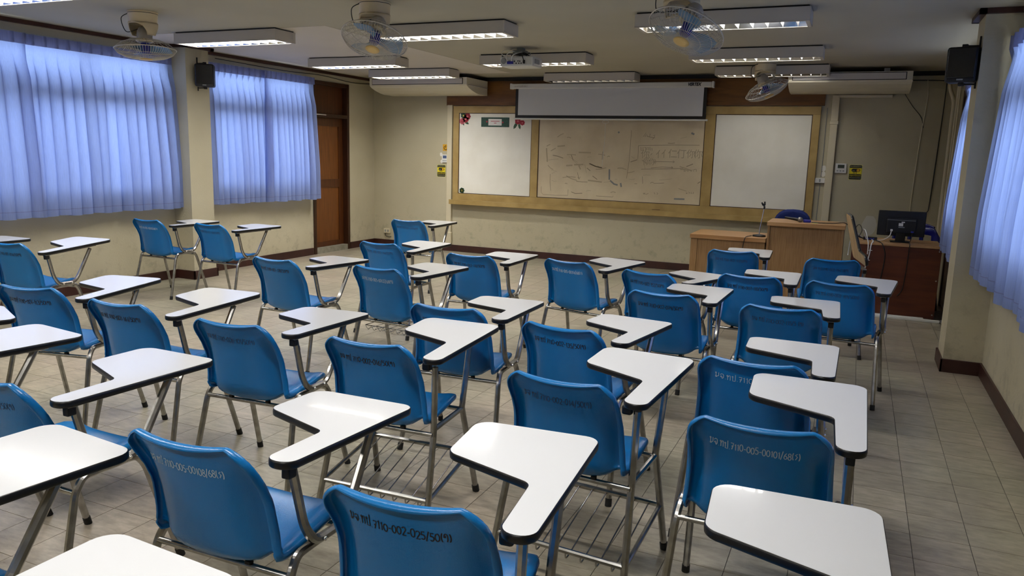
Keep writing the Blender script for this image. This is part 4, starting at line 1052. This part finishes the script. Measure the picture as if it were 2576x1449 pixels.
# paper flowers and name strip on the left board
def flower(mb, x, z, r, m1, m2, n=7, rot=0):
    for k in range(n):
        a = rot + 2 * PI * k / n
        c = (x + .6 * r * math.cos(a), z + .6 * r * math.sin(a))
        out = [(c[0] + .42 * r * math.cos(a + 2 * PI * j / 8), c[1] + .36 * r * math.sin(a + 2 * PI * j / 8)) for j in range(8)]
        mb.prism(out, 0, .0016, M=Matrix(((1, 0, 0, 0), (0, 0, -1, YF - .0342), (0, 1, 0, 0), (0, 0, 0, 1))), mi=(m1,) * 3)
    out = [(x + .3 * r * math.cos(2 * PI * j / 10), z + .3 * r * math.sin(2 * PI * j / 10)) for j in range(10)]
    mb.prism(out, 0, .0035, M=Matrix(((1, 0, 0, 0), (0, 0, -1, YF - .0342), (0, 1, 0, 0), (0, 0, 0, 1))), mi=(m2,) * 3)
def leafp(mb, x, z, l, a, m):
    out = [(x + math.cos(a) * l * u + math.sin(a) * v * l, z + math.sin(a) * l * u - math.cos(a) * v * l) for u, v in ((0, 0), (.3, .2), (.7, .18), (1, 0), (.7, -.18), (.3, -.2))]
    mb.prism(out, 0, .0012, M=Matrix(((1, 0, 0, 0), (0, 0, -1, YF - .0342), (0, 1, 0, 0), (0, 0, 0, 1))), mi=(m,) * 3)
PM = ['petal_red', 'petal_pink', 'petal_purple', 'leaf_green', 'petal_yellow']
def A(px, py): return at_board(px, py)
def flowers(name, label, items):
    mb = MB()
    for it in items:
        if it[0] == 'f': flower(mb, *A(it[1], it[2]), it[3], it[4], it[5], rot=it[6] if len(it) > 6 else 0)
        else: leafp(mb, *A(it[1], it[2]), it[3], it[4], 3)
    tag(mb.build(name, PM), label, 'flower decoration', 'paper flowers on the left whiteboard')
flowers('paper_flowers', 'cluster of red and pink paper flowers at the board\'s top left corner', [('l', 1162, 300, .10, -1.2), ('l', 1170, 296, .1, 2.4), ('l', 1168, 305, .09, -.5), ('f', 1176, 293, .055, 0, 1), ('f', 1172, 300, .05, 0, 1, .3), ('f', 1163, 305, .05, 1, 0), ('f', 1166, 291, .045, 3, 4)])
flowers('paper_flowers', 'two paper flowers just below the left end of the screen', [('l', 1301, 308, .11, -2.1), ('l', 1305, 310, .09, -1.3), ('f', 1303, 305, .05, 0, 1), ('f', 1314, 309, .04, 0, 1, .2)])
flowers('paper_flowers', 'tiny yellow green paper flower at the board\'s bottom left corner', [('f', 1162, 479, .045, 3, 4), ('f', 1162, 479, .028, 4, 2, .4)])
ns = thing('name_strip', 'green paper strip with a white card and paper flowers on the left whiteboard', 'notice', (*[A(1246, 307)[0]], YF - .0345, A(1246, 307)[1]))
x0, z1_ = A(1211, 295); x1, z0_ = A(1281, 320); cxn, czn = ns.location.x, ns.location.z
MB().box(x0 - cxn, x1 - cxn, -.0015, 0, z0_ - czn, z1_ - czn).build('green_card', 'paper_green', ns)
xa, za = A(1229, 299); xb, zb_ = A(1262, 316)
MB().box(xa - cxn, xb - cxn, -.0028, -.0016, zb_ - czn, za - czn).build('white_card', 'paper_white', ns)
mb = MB(); flower(mb, *A(1225, 306), .045, 2, 0); flower(mb, *A(1265, 308), .042, 1, 0)
o = mb.build('paper_flower', PM, ns); o.matrix_parent_inverse = Matrix.Translation(ns.location).inverted()
for (px, py, w_) in ((1246, 305, .14), (1246, 309.5, .04)):
    x, z = A(px, py); MB().box(x - w_ / 2 - cxn, x + w_ / 2 - cxn, -.0033, -.0029, z - .004 - czn, z + .004 - czn).build('print_line', 'petal_red', ns)

# ------------------------------------------------------------------ projection screen
sc_ = thing('projection_screen', 'half lowered white projection screen with black border', 'screen', (-3.235, 10.36, 2.0))
MB().box(-1.415, 1.40, -.04, .04, .425, .495, .01).build('case', 'screen_case', sc_)
for s, nm in ((-1.43, 'end_cap'), (1.402, 'end_cap')): MB().box(s, s + .028, -.045, .045, .42, .50, .006).build(nm, 'white_plastic', sc_)
MB().box(-1.355, 1.345, -.0015, .0015, .02, .43).build('fabric', 'black_trim', sc_)
MB().box(-1.312, 1.302, -.003, -.0018, .062, .428).build('white_field', 'screen_white', sc_)
MB().tube([(-1.375, 0, .012), (1.372, 0, .012)], .012, 10).build('bottom_bar', 'white_plastic', sc_)
ring = MB(); ring.tube([(.0 + .045 * math.cos(a * PI / 8), -.004, -.022 + .022 * math.sin(a * PI / 8)) for a in range(16)], .003, 6, closed=True)
ring.build('pull_loop', 'white_plastic', sc_)
MB().tube(spline([(0, -.004, -.044), (.0, -.004, -.25), (-.012, -.006, -.45), (-.02, -.004, -.62)], 5), .0028, 6).build('pull_cord', 'white_plastic', sc_)
text_mesh('lettering', 'VERTEX', .052, 'pen_black', sc_, on_front(1.095, -.0415, .446), shear=.3, width=.175, bold=.0028)
text_mesh('lettering', 'มจ.ทป.7110-005-0001/2', .03, 'ink_grey', sc_, on_front(-1.36, -.0415, .448), width=.2)

# ------------------------------------------------------------------ projector
pj = thing('projector', 'white projector with tangled cables hanging from the ceiling', 'projector', (-3.325, 7.62, 2.405))
MB().box(-.185, .185, -.125, .135, 0, .102, .016).build('case', 'projector_white', pj)
MB().box(-.04, .03, -.031, .031, .168, ZC - 2.405 - .0005, .002).build('ceiling_plate', 'bracket_grey', pj)
MB().box(-.075, .055, -.055, .045, .125, .170, .004).build('mount_box', 'bracket_grey', pj)
MB().box(-.02, .015, -.02, .02, .10, .128).build('mount_neck', 'bracket_grey', pj)
MB().lathe([(.030, 0), (.030, .004), (.026, .005)], 20, Matrix.Translation((-.142, -.1255, .055)) @ Matrix.Rotation(PI / 2, 4, 'X')).build('vent_grille', 'grey_plastic', pj)
MB().box(.1855, .187, -.08, .05, .03, .075).build('side_vent', 'grey_plastic', pj)
for x, z in ((-.02, .05), (.0, .03), (.02, .052), (.03, .03), (.04, .05), (.055, .03)): MB().box(x - .006, x + .006, -.1275, -.125, z - .006, z + .006).build('jack', 'black_plastic', pj)
MB().box(-.095, -.03, -.150, -.126, .022, .05, .004).build('vga_plug', 'blue_plug', pj)
MB().box(.08, .10, -.145, -.126, .025, .06, .003).build('power_plug', 'black_plastic', pj)
cab = [('white_plastic', [(-.09, -.14, .04), (-.10, -.15, .11), (-.05, -.13, .15), (-.02, -.08, .14)], .004), ('white_plastic', [(-.05, -.14, .04), (-.03, -.16, .10), (.0, -.12, .13), (.03, -.05, .15)], .005),
       ('white_plastic', [(-.14, -.10, .10), (-.17, -.12, .13), (-.15, -.10, .165), (-.10, -.05, .175), (-.09, -.02, .19)], .0035), ('black_plastic', [(.09, -.14, .05), (.08, -.16, .10), (.05, -.12, .13), (.0, -.06, .125)], .005),
       ('black_plastic', [(.11, -.10, .105), (.06, -.12, .125), (.0, -.11, .12), (-.06, -.12, .11)], .006), ('black_plastic', [(.12, -.06, .105), (.07, -.08, .135), (.02, -.07, .125)], .006), ('grey_plastic', [(.13, -.08, .105), (.14, -.09, .13), (.10, -.07, .14), (.07, -.04, .13)], .004)]
for m_, pts, r in cab: MB().tube(spline(pts, 6), r, 7).build('cable', m_, pj)
MB().tube([(-.172, -.11, .105), (-.155, -.10, .11), (-.155, -.09, .10)], .006, 8).build('cable_clip', 'black_plastic', pj)

# ------------------------------------------------------------------ conduits, switches, signs on the front wall
def simple(name, mb, mats, label, cat, group=None): return tag(mb.build(name, mats), label, cat, group)
cd = thing('cable_duct', 'cream plastic duct running down left of the whiteboards', 'duct', (-5.715, YF, .12))
MB().box(-.042, .042, -.045, -.001, .10, 2.09, .006).build('cover', 'pvc', cd)
MB().lathe([(.06, -.075), (.075, -.06), (.075, -.002)], 20, Matrix.Translation((.03, 0, .14)) @ Matrix.Rotation(-PI / 2, 4, 'X') @ Matrix.Scale(-1, 4, (0, 0, 1))).build('elbow', 'pvc', cd)
MB().box(-.05, .05, -.055, -.001, .0, .18, .012).build('end_box', 'pvc', cd)
cd = thing('cable_duct', 'cream plastic duct running down right of the whiteboards', 'duct', (-.345, YF, .0))
MB().box(-.043, .043, -.05, -.001, .02, 2.33, .006).build('cover', 'pvc', cd)
MB().box(-.05, .05, -.058, -.001, 1.98, 2.02, .003).build('joint_sleeve', 'pvc', cd)
MB().box(.02, .62, -.05, -.001, 2.30, 2.335, .006).build('branch', 'pvc', cd)
th = thing('thermostat', 'white air conditioner controller left of the duct', 'thermostat', (-5.805, YF, 1.354)); MB().box(-.052, .052, -.02, -.001, 0, .12, .004).build('case', 'white_plastic', th); MB().box(-.032, .03, -.0215, -.0202, .062, .105).build('display', 'lcd_blue', th)
for k in range(3): MB().box(-.034 + k * .024, -.018 + k * .024, -.0225, -.0202, .024, .036).build('button', 'grey_plastic', th)
th = thing('thermostat', 'white air conditioner controller right of the whiteboards', 'thermostat', (-.218, YF, 1.39)); MB().box(-.065, .065, -.02, -.001, 0, .118, .004).build('case', 'white_plastic', th); MB().box(-.036, .04, -.0215, -.0202, .06, .102).build('display', 'lcd', th)
for k in range(3): MB().box(-.045 + k * .034, -.025 + k * .034, -.0225, -.0202, .02, .034).build('button', 'grey_plastic', th)
def switch_sign(xc, z0, label):
    s = thing('notice_sticker', label, 'sign', (xc, YF - .0005, z0)); w, h_ = .152, .186
    MB().box(-w / 2, w / 2, -.001, 0, 0, h_).build('backing', 'sign_pale', s)
    out = rounded([(-w / 2 + .006, .006), (w / 2 - .006, .006), (w / 2 - .006, h_ - .006), (-w / 2 + .006, h_ - .006)], .012, 4)
    My = Matrix(((1, 0, 0, 0), (0, 0, -1, 0), (0, 1, 0, 0), (0, 0, 0, 1)))
    MB().prism(out, .0011, .0018, M=My).build('black_field', 'sign_black', s)
    MB().box(-w / 2 + .008, w / 2 - .008, -.0026, -.0019, .072, .146).build('yellow_field', 'sign_yellow', s)
    pill = [(-.025 + .022 * math.cos(math.radians(a)), .118 + .020 * math.sin(math.radians(a))) for a in range(90, 271, 20)] + [(.03 + .022 * math.cos(math.radians(a)), .118 + .020 * math.sin(math.radians(a))) for a in range(-90, 91, 20)]
    MB().prism(pill, .0027, .0031, M=My).build('toggle_print', 'sign_black', s)
    MB().prism([(.028 + .017 * math.cos(a * PI / 8), .118 + .017 * math.sin(a * PI / 8)) for a in range(16)], .0032, .0036, M=My).build('toggle_knob_print', 'sign_orange', s)
    text_mesh('lettering', 'OFF', .014, 'sign_pale', s, on_front(-.040, -.0034, .108), width=.03)
    for x in (-.022, -.006, .012): MB().box(x - .004, x + .004, -.0031, -.0027, .080, .093).build('print_mark', 'sign_black', s)
    text_mesh('lettering', 'กรุณาปิดแอร์', .03, 'sign_yellow', s, on_front(0, -.0024, .045), 'CENTER', width=.128)
    text_mesh('lettering', 'ก่อนออกจากห้อง', .018, 'sign_pale', s, on_front(0, -.0024, .021), 'CENTER', width=.126)
    text_mesh('lettering', 'ประหยัดพลังงาน', .018, 'sign_pale', s, on_front(0, -.0024, .158), 'CENTER', width=.126)
switch_sign(-.047, 1.312, 'black and yellow switch-off sticker beside the right controller')
switch_sign(-5.872, 1.132, 'black and yellow switch-off sticker left of the whiteboards')
s = thing('power_sticker', 'orange sticker with a power symbol half behind the left duct', 'sign', (-5.80, YF - .0005, 1.528))
MB().box(-.05, .05, -.001, 0, 0, .10).build('backing', 'sign_orange', s)
mb = MB(); mb.tube([(.03 * math.cos(math.radians(a)), -.002, .048 + .03 * math.sin(math.radians(a))) for a in range(125, 416, 15)], .0042, 6, flat=(1, 1)); mb.box(-.004, .004, -.004, -.0012, .05, .088)
mb.build('power_symbol', 'sign_black', s)
sw = thing('switch_box', 'small white switch box on the wall below the right duct cable', 'switch', (-.445, YF, 1.258)); MB().box(-.06, .06, -.03, -.001, 0, .064, .004).build('box', 'white_plastic', sw); MB().box(-.008, .008, -.034, -.0302, .014, .05).build('rocker', 'grey_plastic', sw)
so = thing('wall_socket', 'beige double wall socket low in the front left corner', 'socket', (-6.845, YF, .205)); MB().box(-.058, .058, -.03, -.001, 0, .075, .004).build('box', 'pvc', so)
for x in (-.025, .025): MB().box(x - .012, x + .012, -.032, -.0302, .02, .055).build('outlet', 'grey_plastic', so)
MB().tube(spline([(-.03, -.015, 0), (-.03, -.02, -.04), (.02, -.015, -.06), (.07, -.008, -.055)], 5), .005, 6).build('cable', 'black_plastic', so)
mb = MB()
def blob(cxp, czp, rx, rz, n=12, seed=0):
    r = random.Random(seed); return [(cxp + rx * math.cos(2 * PI * k / n) * r.uniform(.85, 1.1), czp + rz * math.sin(2 * PI * k / n) * r.uniform(.85, 1.1)) for k in range(n)]
My = Matrix(((1, 0, 0, 0), (0, 0, -1, YF), (0, 1, 0, 0), (0, 0, 0, 1)))
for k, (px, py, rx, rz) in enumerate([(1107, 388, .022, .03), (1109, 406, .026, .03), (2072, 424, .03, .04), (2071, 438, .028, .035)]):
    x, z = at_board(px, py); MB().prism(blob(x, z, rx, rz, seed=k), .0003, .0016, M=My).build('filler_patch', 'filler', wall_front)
x, z = at_board(2187, 566); MB().prism(blob(x, z, .085, .125, seed=9), .0002, .0009, M=My).build('painted_reflection', 'reflection_tone', wall_front)  # pale blob paints a light reflection onto the wall
# wall cables on the right part of the front wall
def wcable(label, pts, r, m, cat='cable'): return tag(MB().tube(spline(pts, 6), r, 7).build('wall_cable', m), label, cat)
wcable('thin cable clipped to the wall between right whiteboard and duct', [(-.435, YF - .006, 2.18), (-.437, YF - .006, 1.9), (-.434, YF - .006, 1.6), (-.44, YF - .006, 1.33)], .004, 'grey_plastic')
wcable('thin cable dropping from the switch box beside the right duct', [(-.44, YF - .006, 1.25), (-.445, YF - .006, 1.0), (-.45, YF - .006, .3)], .004, 'grey_plastic')
wcable('thin grey cable down the wall right of the air conditioner', [(.63, YF - .006, 2.5), (.65, YF - .006, 2.3), (.62, YF - .006, 1.8), (.60, YF - .006, 1.1), (.60, YF - .006, .5)], .006, 'pvc')
wcable('dark cable looping down the wall toward the blue plastic chair', [(.42, YF - .006, 2.5), (.80, YF - .006, 2.49), (.83, YF - .006, 2.45), (.82, YF - .006, 1.8), (.80, YF - .008, 1.1), (.78, YF - .03, .96), (.70, YF - .03, .93)], .005, 'black_plastic')
wcable('thin dark cable sagging from the right air conditioner', [(.40, YF - .006, 2.35), (.50, YF - .006, 2.20), (.60, YF - .006, 2.08), (.64, YF - .006, 1.95)], .003, 'black_plastic')
wcable('dark cable along the left wall above the curtains and door', [(XL + .006, 7.2, 2.535), (XL + .006, 8.4, 2.52), (XL + .006, 9.2, 2.535), (XL + .006, 9.9, 2.50), (XL + .006, 10.4, 2.52)], .004, 'black_plastic')
for k, (x, y, r, lab) in enumerate([(.90, 10.20, .022, 'fat white pipe in the front right corner'), (.915, 10.05, .012, 'thin white pipe in the front right corner'), (.92, 9.9, .010, 'thinner white pipe beside the right door')]):
    tag(MB().tube(fillet([(x - .06 if k == 0 else x, y, 2.56), (x - .06 if k == 0 else x, y, 2.38), (x, y, 2.25), (x, y, .02)], .08, 4), r, 12).build('conduit_pipe', 'pvc'), lab, 'pipe')

# ------------------------------------------------------------------ lectern (low and tall part)
def part_box(nm, m, root, x0, x1, y0, y1, z0, z1, bev=.002):
    L0 = root.location; return MB().box(x0 - L0.x, x1 - L0.x, y0 - L0.y, y1 - L0.y, z0 - L0.z, z1 - L0.z, bev).build(nm, m, root)
lo = thing('low_lectern', 'low oak coloured lectern desk carrying the microphone stand', 'lectern', (-1.22, 8.8, 0))
part_box('top', 'oak_top', lo, -1.625, -.834, 8.46, 9.12, .668, .712)
part_box('front_panel', 'oak', lo, -1.545, -.84, 8.485, 8.505, .03, .668); part_box('side_panel', 'oak', lo, -1.615, -1.545, 8.475, 9.10, 0, .668); part_box('side_panel', 'oak', lo, -.858, -.836, 8.51, 9.10, 0, .668)
part_box('shelf', 'oak', lo, -1.545, -.858, 8.51, 9.08, .36, .38)
hi = thing('tall_lectern', 'tall oak coloured lectern with a microphone lying on top', 'lectern', (-.46, 8.8, 0))
part_box('top', 'oak_top', hi, -.832, -.075, 8.45, 9.02, .852, .892)
part_box('front_panel', 'oak', hi, -.80, -.11, 8.485, 8.505, .03, .852); part_box('side_panel', 'oak', hi, -.825, -.80, 8.47, 9.0, 0, .852); part_box('side_panel', 'oak', hi, -.11, -.085, 8.47, 9.0, 0, .852)
part_box('shelf', 'oak', hi, -.80, -.11, 8.51, 8.98, .45, .47)
ms = thing('microphone_stand', 'short chrome desk microphone stand with black round base', 'microphone stand', (-.925, 8.66, .712))
MB().lathe([(.068, 0), (.070, .006), (.066, .016), (.02, .024)], 24).build('base', 'black_plastic', ms)
MB().tube([(0, 0, .022), (.006, .004, .10), (.03, .01, .30)], .0055, 10).build('stem', 'chrome', ms)
MB().tube([(.03, .01, .296), (.032, .01, .325)], .010, 10).build('swivel', 'black_plastic', ms)
mb = MB(); mb.tube([(.03, .01, .325), (.012, .006, .352)], .009, 8); mb.tube([(.014, .006, .335), (.002, .0, .365)], .008, 8); mb.tube([(.034, .01, .335), (.03, .01, .375)], .008, 8)
mb.build('clip', 'black_plastic', ms)
tag(MB().tube(spline([(-1.0, 8.64, .718), (-1.03, 8.52, .718), (-1.045, 8.452, .70), (-1.06, 8.448, .60), (-1.08, 8.446, .40), (-1.10, 8.445, .02)], 6), .004, 7).build('stand_cable', 'black_plastic'), 'black cable hanging down the low lectern front', 'cable')
mi_ = thing('microphone', 'grey ball-head microphone lying on the tall lectern', 'microphone', (-.545, 8.62, .892))
MB().lathe([(.004, -.03), (.018, -.026), (.026, -.012), (.027, .0), (.024, .012), (.02, .018)], 18, Matrix.Translation((.02, 0, .028)) @ Matrix.Rotation(math.radians(-80), 4, 'Y')).build('ball_grille', 'mic_grey', mi_)
MB().lathe([(.019, .0), (.015, .03), (.012, .13), (.010, .14)], 16, Matrix.Translation((.008, 0, .026)) @ Matrix.Rotation(math.radians(-83), 4, 'Y')).build('handle', 'black_plastic', mi_)
m2 = thing('microphone', 'blue and silver microphone lying beside the grey one', 'microphone', (-.49, 8.64, .892))
MB().box(.0, .075, -.016, .016, .0, .03, .006).build('blue_grip', 'blue_plug', m2); MB().box(-.025, -.001, -.012, .012, .006, .03, .004).build('silver_collar', 'alu', m2)
tag(MB().tube(spline([(-.41, 8.65, .898), (-.30, 8.62, .898), (-.18, 8.66, .90), (-.09, 8.66, .908), (-.03, 8.68, .86), (.03, 8.72, .79), (.12, 8.72, .752)], 7), .0045, 7).build('microphone_cable', 'black_plastic'), 'black microphone cable crossing from tall lectern to the desk', 'cable')
tag(MB().box(-.40, -.345, 8.54, 8.565, .892, .898, .001).build('chalk_stick', 'sign_pale'), 'small pale stick on the tall lectern edge', 'chalk')

# ------------------------------------------------------------------ computer desk
dk = thing('computer_desk', 'reddish brown front-panelled desk carrying the monitor', 'desk', (.41, 8.8, 0))
part_box('front_panel', 'mahogany', dk, .0, .805, 8.52, 8.54, .02, .715); part_box('top', 'oak_top', dk, .0, .81, 8.515, 9.12, .716, .740)
part_box('side_panel', 'mahogany', dk, .0, .02, 8.541, 9.10, 0, .715); part_box('side_panel', 'mahogany', dk, .785, .805, 8.541, 9.10, 0, .715)
for x, z in ((-.385, .69), (.375, .69), (.375, .06), (.375, .40)): MB().lathe([(.007, 0), (.006, .003)], 10, Matrix.Translation((x, -.28, z)) @ Matrix.Rotation(PI / 2, 4, 'X')).build('screw', 'alu', dk)
mo = thing('monitor', 'black computer monitor seen from behind on the brown desk', 'monitor', (.437, 8.74, .740))
MB().box(-.218, .216, -.012, .02, .062, .315, .008).build('back_cover', 'black_plastic', mo)
MB().box(-.135, .135, -.034, -.0125, .09, .245, .008).build('electronics_bulge', 'black_plastic', mo)
MB().box(-.045, .045, -.045, -.03, .012, .10, .004).build('stand_neck', 'black_gloss', mo)
MB().box(-.09, .09, -.075, .075, 0.0, .014, .004).build('stand_base', 'black_gloss', mo)
MB().box(-.026, .014, -.0352, -.0343, .165, .195).build('rating_label', 'white_plastic', mo); MB().box(-.002, .028, -.0352, -.0343, .199, .21).build('rating_label', 'white_plastic', mo); MB().box(-.026, .03, -.0352, -.0343, .148, .158).build('rating_label', 'grey_plastic', mo)
MB().box(-.135, .125, -.0365, -.0345, .222, .2265).build('seam_line', 'grey_plastic', mo)
MB().box(.090, .115, -.055, -.0345, .105, .12, .002).build('video_plug', 'blue_plug', mo); MB().box(-.098, -.075, -.058, -.0345, .11, .13, .003).build('power_plug', 'white_plastic', mo)
MB().tube(spline([(-.087, -.05, .112), (-.10, -.06, .06), (-.15, -.05, .02), (-.22, -.06, .006)], 6), .0045, 7).build('power_cable', 'white_plastic', mo)
MB().tube(spline([(.102, -.05, .105), (.10, -.06, .05), (.085, -.10, .012), (.082, -.20, .006), (.083, -.229, -.004), (.08, -.231, -.15), (.075, -.231, -.30), (.06, -.231, -.45), (.02, -.231, -.52)], 6), .0042, 7).build('video_cable', 'black_plastic', mo)
sb = thing('network_switch', 'small dark box with cables on the brown desk', 'network box', (.165, 8.80, .74)); MB().box(-.065, .065, -.035, .035, 0.0, .03, .003).build('case', 'black_plastic', sb)
for k in range(4): MB().box(-.05 + k * .024, -.034 + k * .024, -.0362, -.0352, .008, .022).build('port', 'blue_plug', sb)
def dcable(label, pts, r, m): return tag(MB().tube(spline(pts, 6), r, 7).build('desk_cable', m), label, 'cable')
dcable('white cable looping over the desk\'s left front edge', [(.13, 8.74, .75), (.09, 8.70, .84), (.11, 8.60, .85), (.14, 8.53, .76), (.15, 8.505, .70), (.15, 8.503, .62)], .005, 'white_plastic')
dcable('white cable with zip ties hanging down the desk front', [(.18, 8.70, .752), (.19, 8.55, .75), (.175, 8.508, .715), (.165, 8.506, .60), (.13, 8.506, .40), (.12, 8.506, .10), (.10, 8.49, .008)], .006, 'white_plastic')
dcable('second white cable curling left of the network box', [(.10, 8.78, .748), (.05, 8.74, .80), (.01, 8.70, .81), (-.02, 8.60, .74), (-.03, 8.47, .60)], .0045, 'white_plastic')
dcable('black cable drooping in an arc on the desk front', [(.21, 8.72, .748), (.25, 8.56, .748), (.28, 8.507, .72), (.31, 8.506, .62), (.30, 8.506, .45), (.28, 8.506, .30)], .005, 'black_plastic')
dcable('thin black cable in loops left of the network box', [(.11, 8.76, .75), (.04, 8.72, .78), (.02, 8.70, .86), (.05, 8.68, .90), (.08, 8.70, .84), (.04, 8.66, .77), (-.02, 8.64, .80)], .003, 'black_plastic')
dcable('black cable lying in a loop on the floor before the desk', [(.10, 8.50, .006), (.14, 8.36, .006), (.22, 8.30, .006), (.235, 8.38, .006), (.20, 8.44, .006)], .005, 'black_plastic')
for k, (z, x) in enumerate(((.66, .17), (.56, .158), (.45, .138))):
    tag(MB().tube([(x - .018, 8.498, z), (x + .02, 8.498, z + .002)], .003, 5).build('zip_tie', 'white_plastic'), ('upper', 'middle', 'lower')[k] + ' white zip tie on the cable hanging down the desk front', 'zip tie', 'zip ties on the hanging cable')
tr = thing('floor_trunking', 'white cable trunking on the floor along the desk front', 'trunking', (.45, 8.45, 0)); MB().box(-.42, .40, -.02, .02, 0, .024, .004).build('cover', 'white_plastic', tr); MB().box(-.42, .26, .021, .055, 0, .03, .004).build('cover', 'white_plastic', tr)
tag(MB().tube(spline([(.87, 8.44, .02), (.885, 8.2, .018), (.89, 7.95, .018)], 5), .018, 10).build('floor_conduit', 'grey_plastic'), 'grey conduit lying on the floor by the right wall', 'pipe')

# teacher chairs
oc = thing('office_chair', 'dark blue fabric office chair behind the tall lectern', 'chair', (-.66, 9.55, 0))
out = [(.215 * math.copysign(abs(math.cos(a)) ** .75, math.cos(a)), .25 * math.copysign(abs(math.sin(a)) ** .75, math.sin(a))) for a in [2 * PI * k / 28 for k in range(28)]]
rows = []
for d, y in ((.9, -.035), (1.0, -.015), (1.0, .015), (.9, .035)): rows.append([Vector((x * d, y + .1 * (x / .215) ** 2 * -.3, .72 + z * d)) for x, z in out + out[:1]])
mb = MB().grid(rows); mb.add(rows[0][:-1], [tuple(range(28))]); mb.add(rows[-1][:-1], [tuple(range(28))[::-1]]); mb.build('backrest', 'blue_fabric', oc)
MB().box(-.22, .22, .06, .46, .43, .50, .03).build('seat', 'blue_fabric', oc); MB().tube([(0, .03, .60), (0, .10, .42), (0, .22, .41)], .018, 8).build('back_bar', 'black_plastic', oc)
MB().lathe([(.025, .08), (.025, .43)], 12, Matrix.Translation((0, .25, 0))).build('gas_column', 'black_plastic', oc)
for k in range(5):
    a = 2 * PI * k / 5 + .3; e_ = Vector((.27 * math.cos(a), .25 + .27 * math.sin(a), .07)); lg = MB().tube([(0, .25, .10), tuple(e_)], .018, 8).build('base_leg', 'black_plastic', oc)
    MB().lathe([(.024, -.012), (.024, .012)], 12, Matrix.Translation((e_.x, e_.y, .0245)) @ Matrix.Rotation(a + PI / 2, 4, 'Z') @ Matrix.Rotation(PI / 2, 4, 'Y')).build('castor', 'black_plastic', lg)
pc = thing('plastic_chair', 'glossy dark blue plastic chair behind the monitor', 'chair', (.635, 9.49, 0))
rows = []
for i in range(9):
    z = .44 + .43 * i / 8; row = []
    for j in range(13):
        u = j / 6 - 1; w = .22 + .015 * math.sin(i / 8 * PI) - (.05 * max(0, i - 6) / 2 * abs(u)); row.append(Vector((u * w, .10 + .09 * (i / 8) - .09 * u * u, z - .03 * u * u * (i / 8))))
    rows.append(row)
hole = {(i, j) for i in range(2, 6) for j in (2, 3, 5, 6, 8, 9)}
mb = MB(); vs = [p_ for r in rows for p_ in r]
mb.add(vs, [(i * 13 + j, i * 13 + j + 1, (i + 1) * 13 + j + 1, (i + 1) * 13 + j) for i in range(8) for j in range(12) if (i, j) not in hole], smooth=True)
o = mb.build('backrest', 'blue_plastic', pc); sm = o.modifiers.new('thick', 'SOLIDIFY'); sm.thickness = .012; sm.offset = 0
MB().tube([tuple(p_ + Vector((0, 0, .004))) for p_ in rows[8]], .012, 8).build('top_roll', 'blue_plastic', pc)
MB().box(-.22, .22, -.32, .12, .415, .44, .012).build('seat', 'blue_plastic', pc)
for sx in (-1, 1):
    for sy, e_ in ((-.29, -.32), (.09, .14)): MB().tube([(sx * .19, sy, .42), (sx * .23, e_, .0)], .02, 8).build('leg', 'blue_plastic', pc)
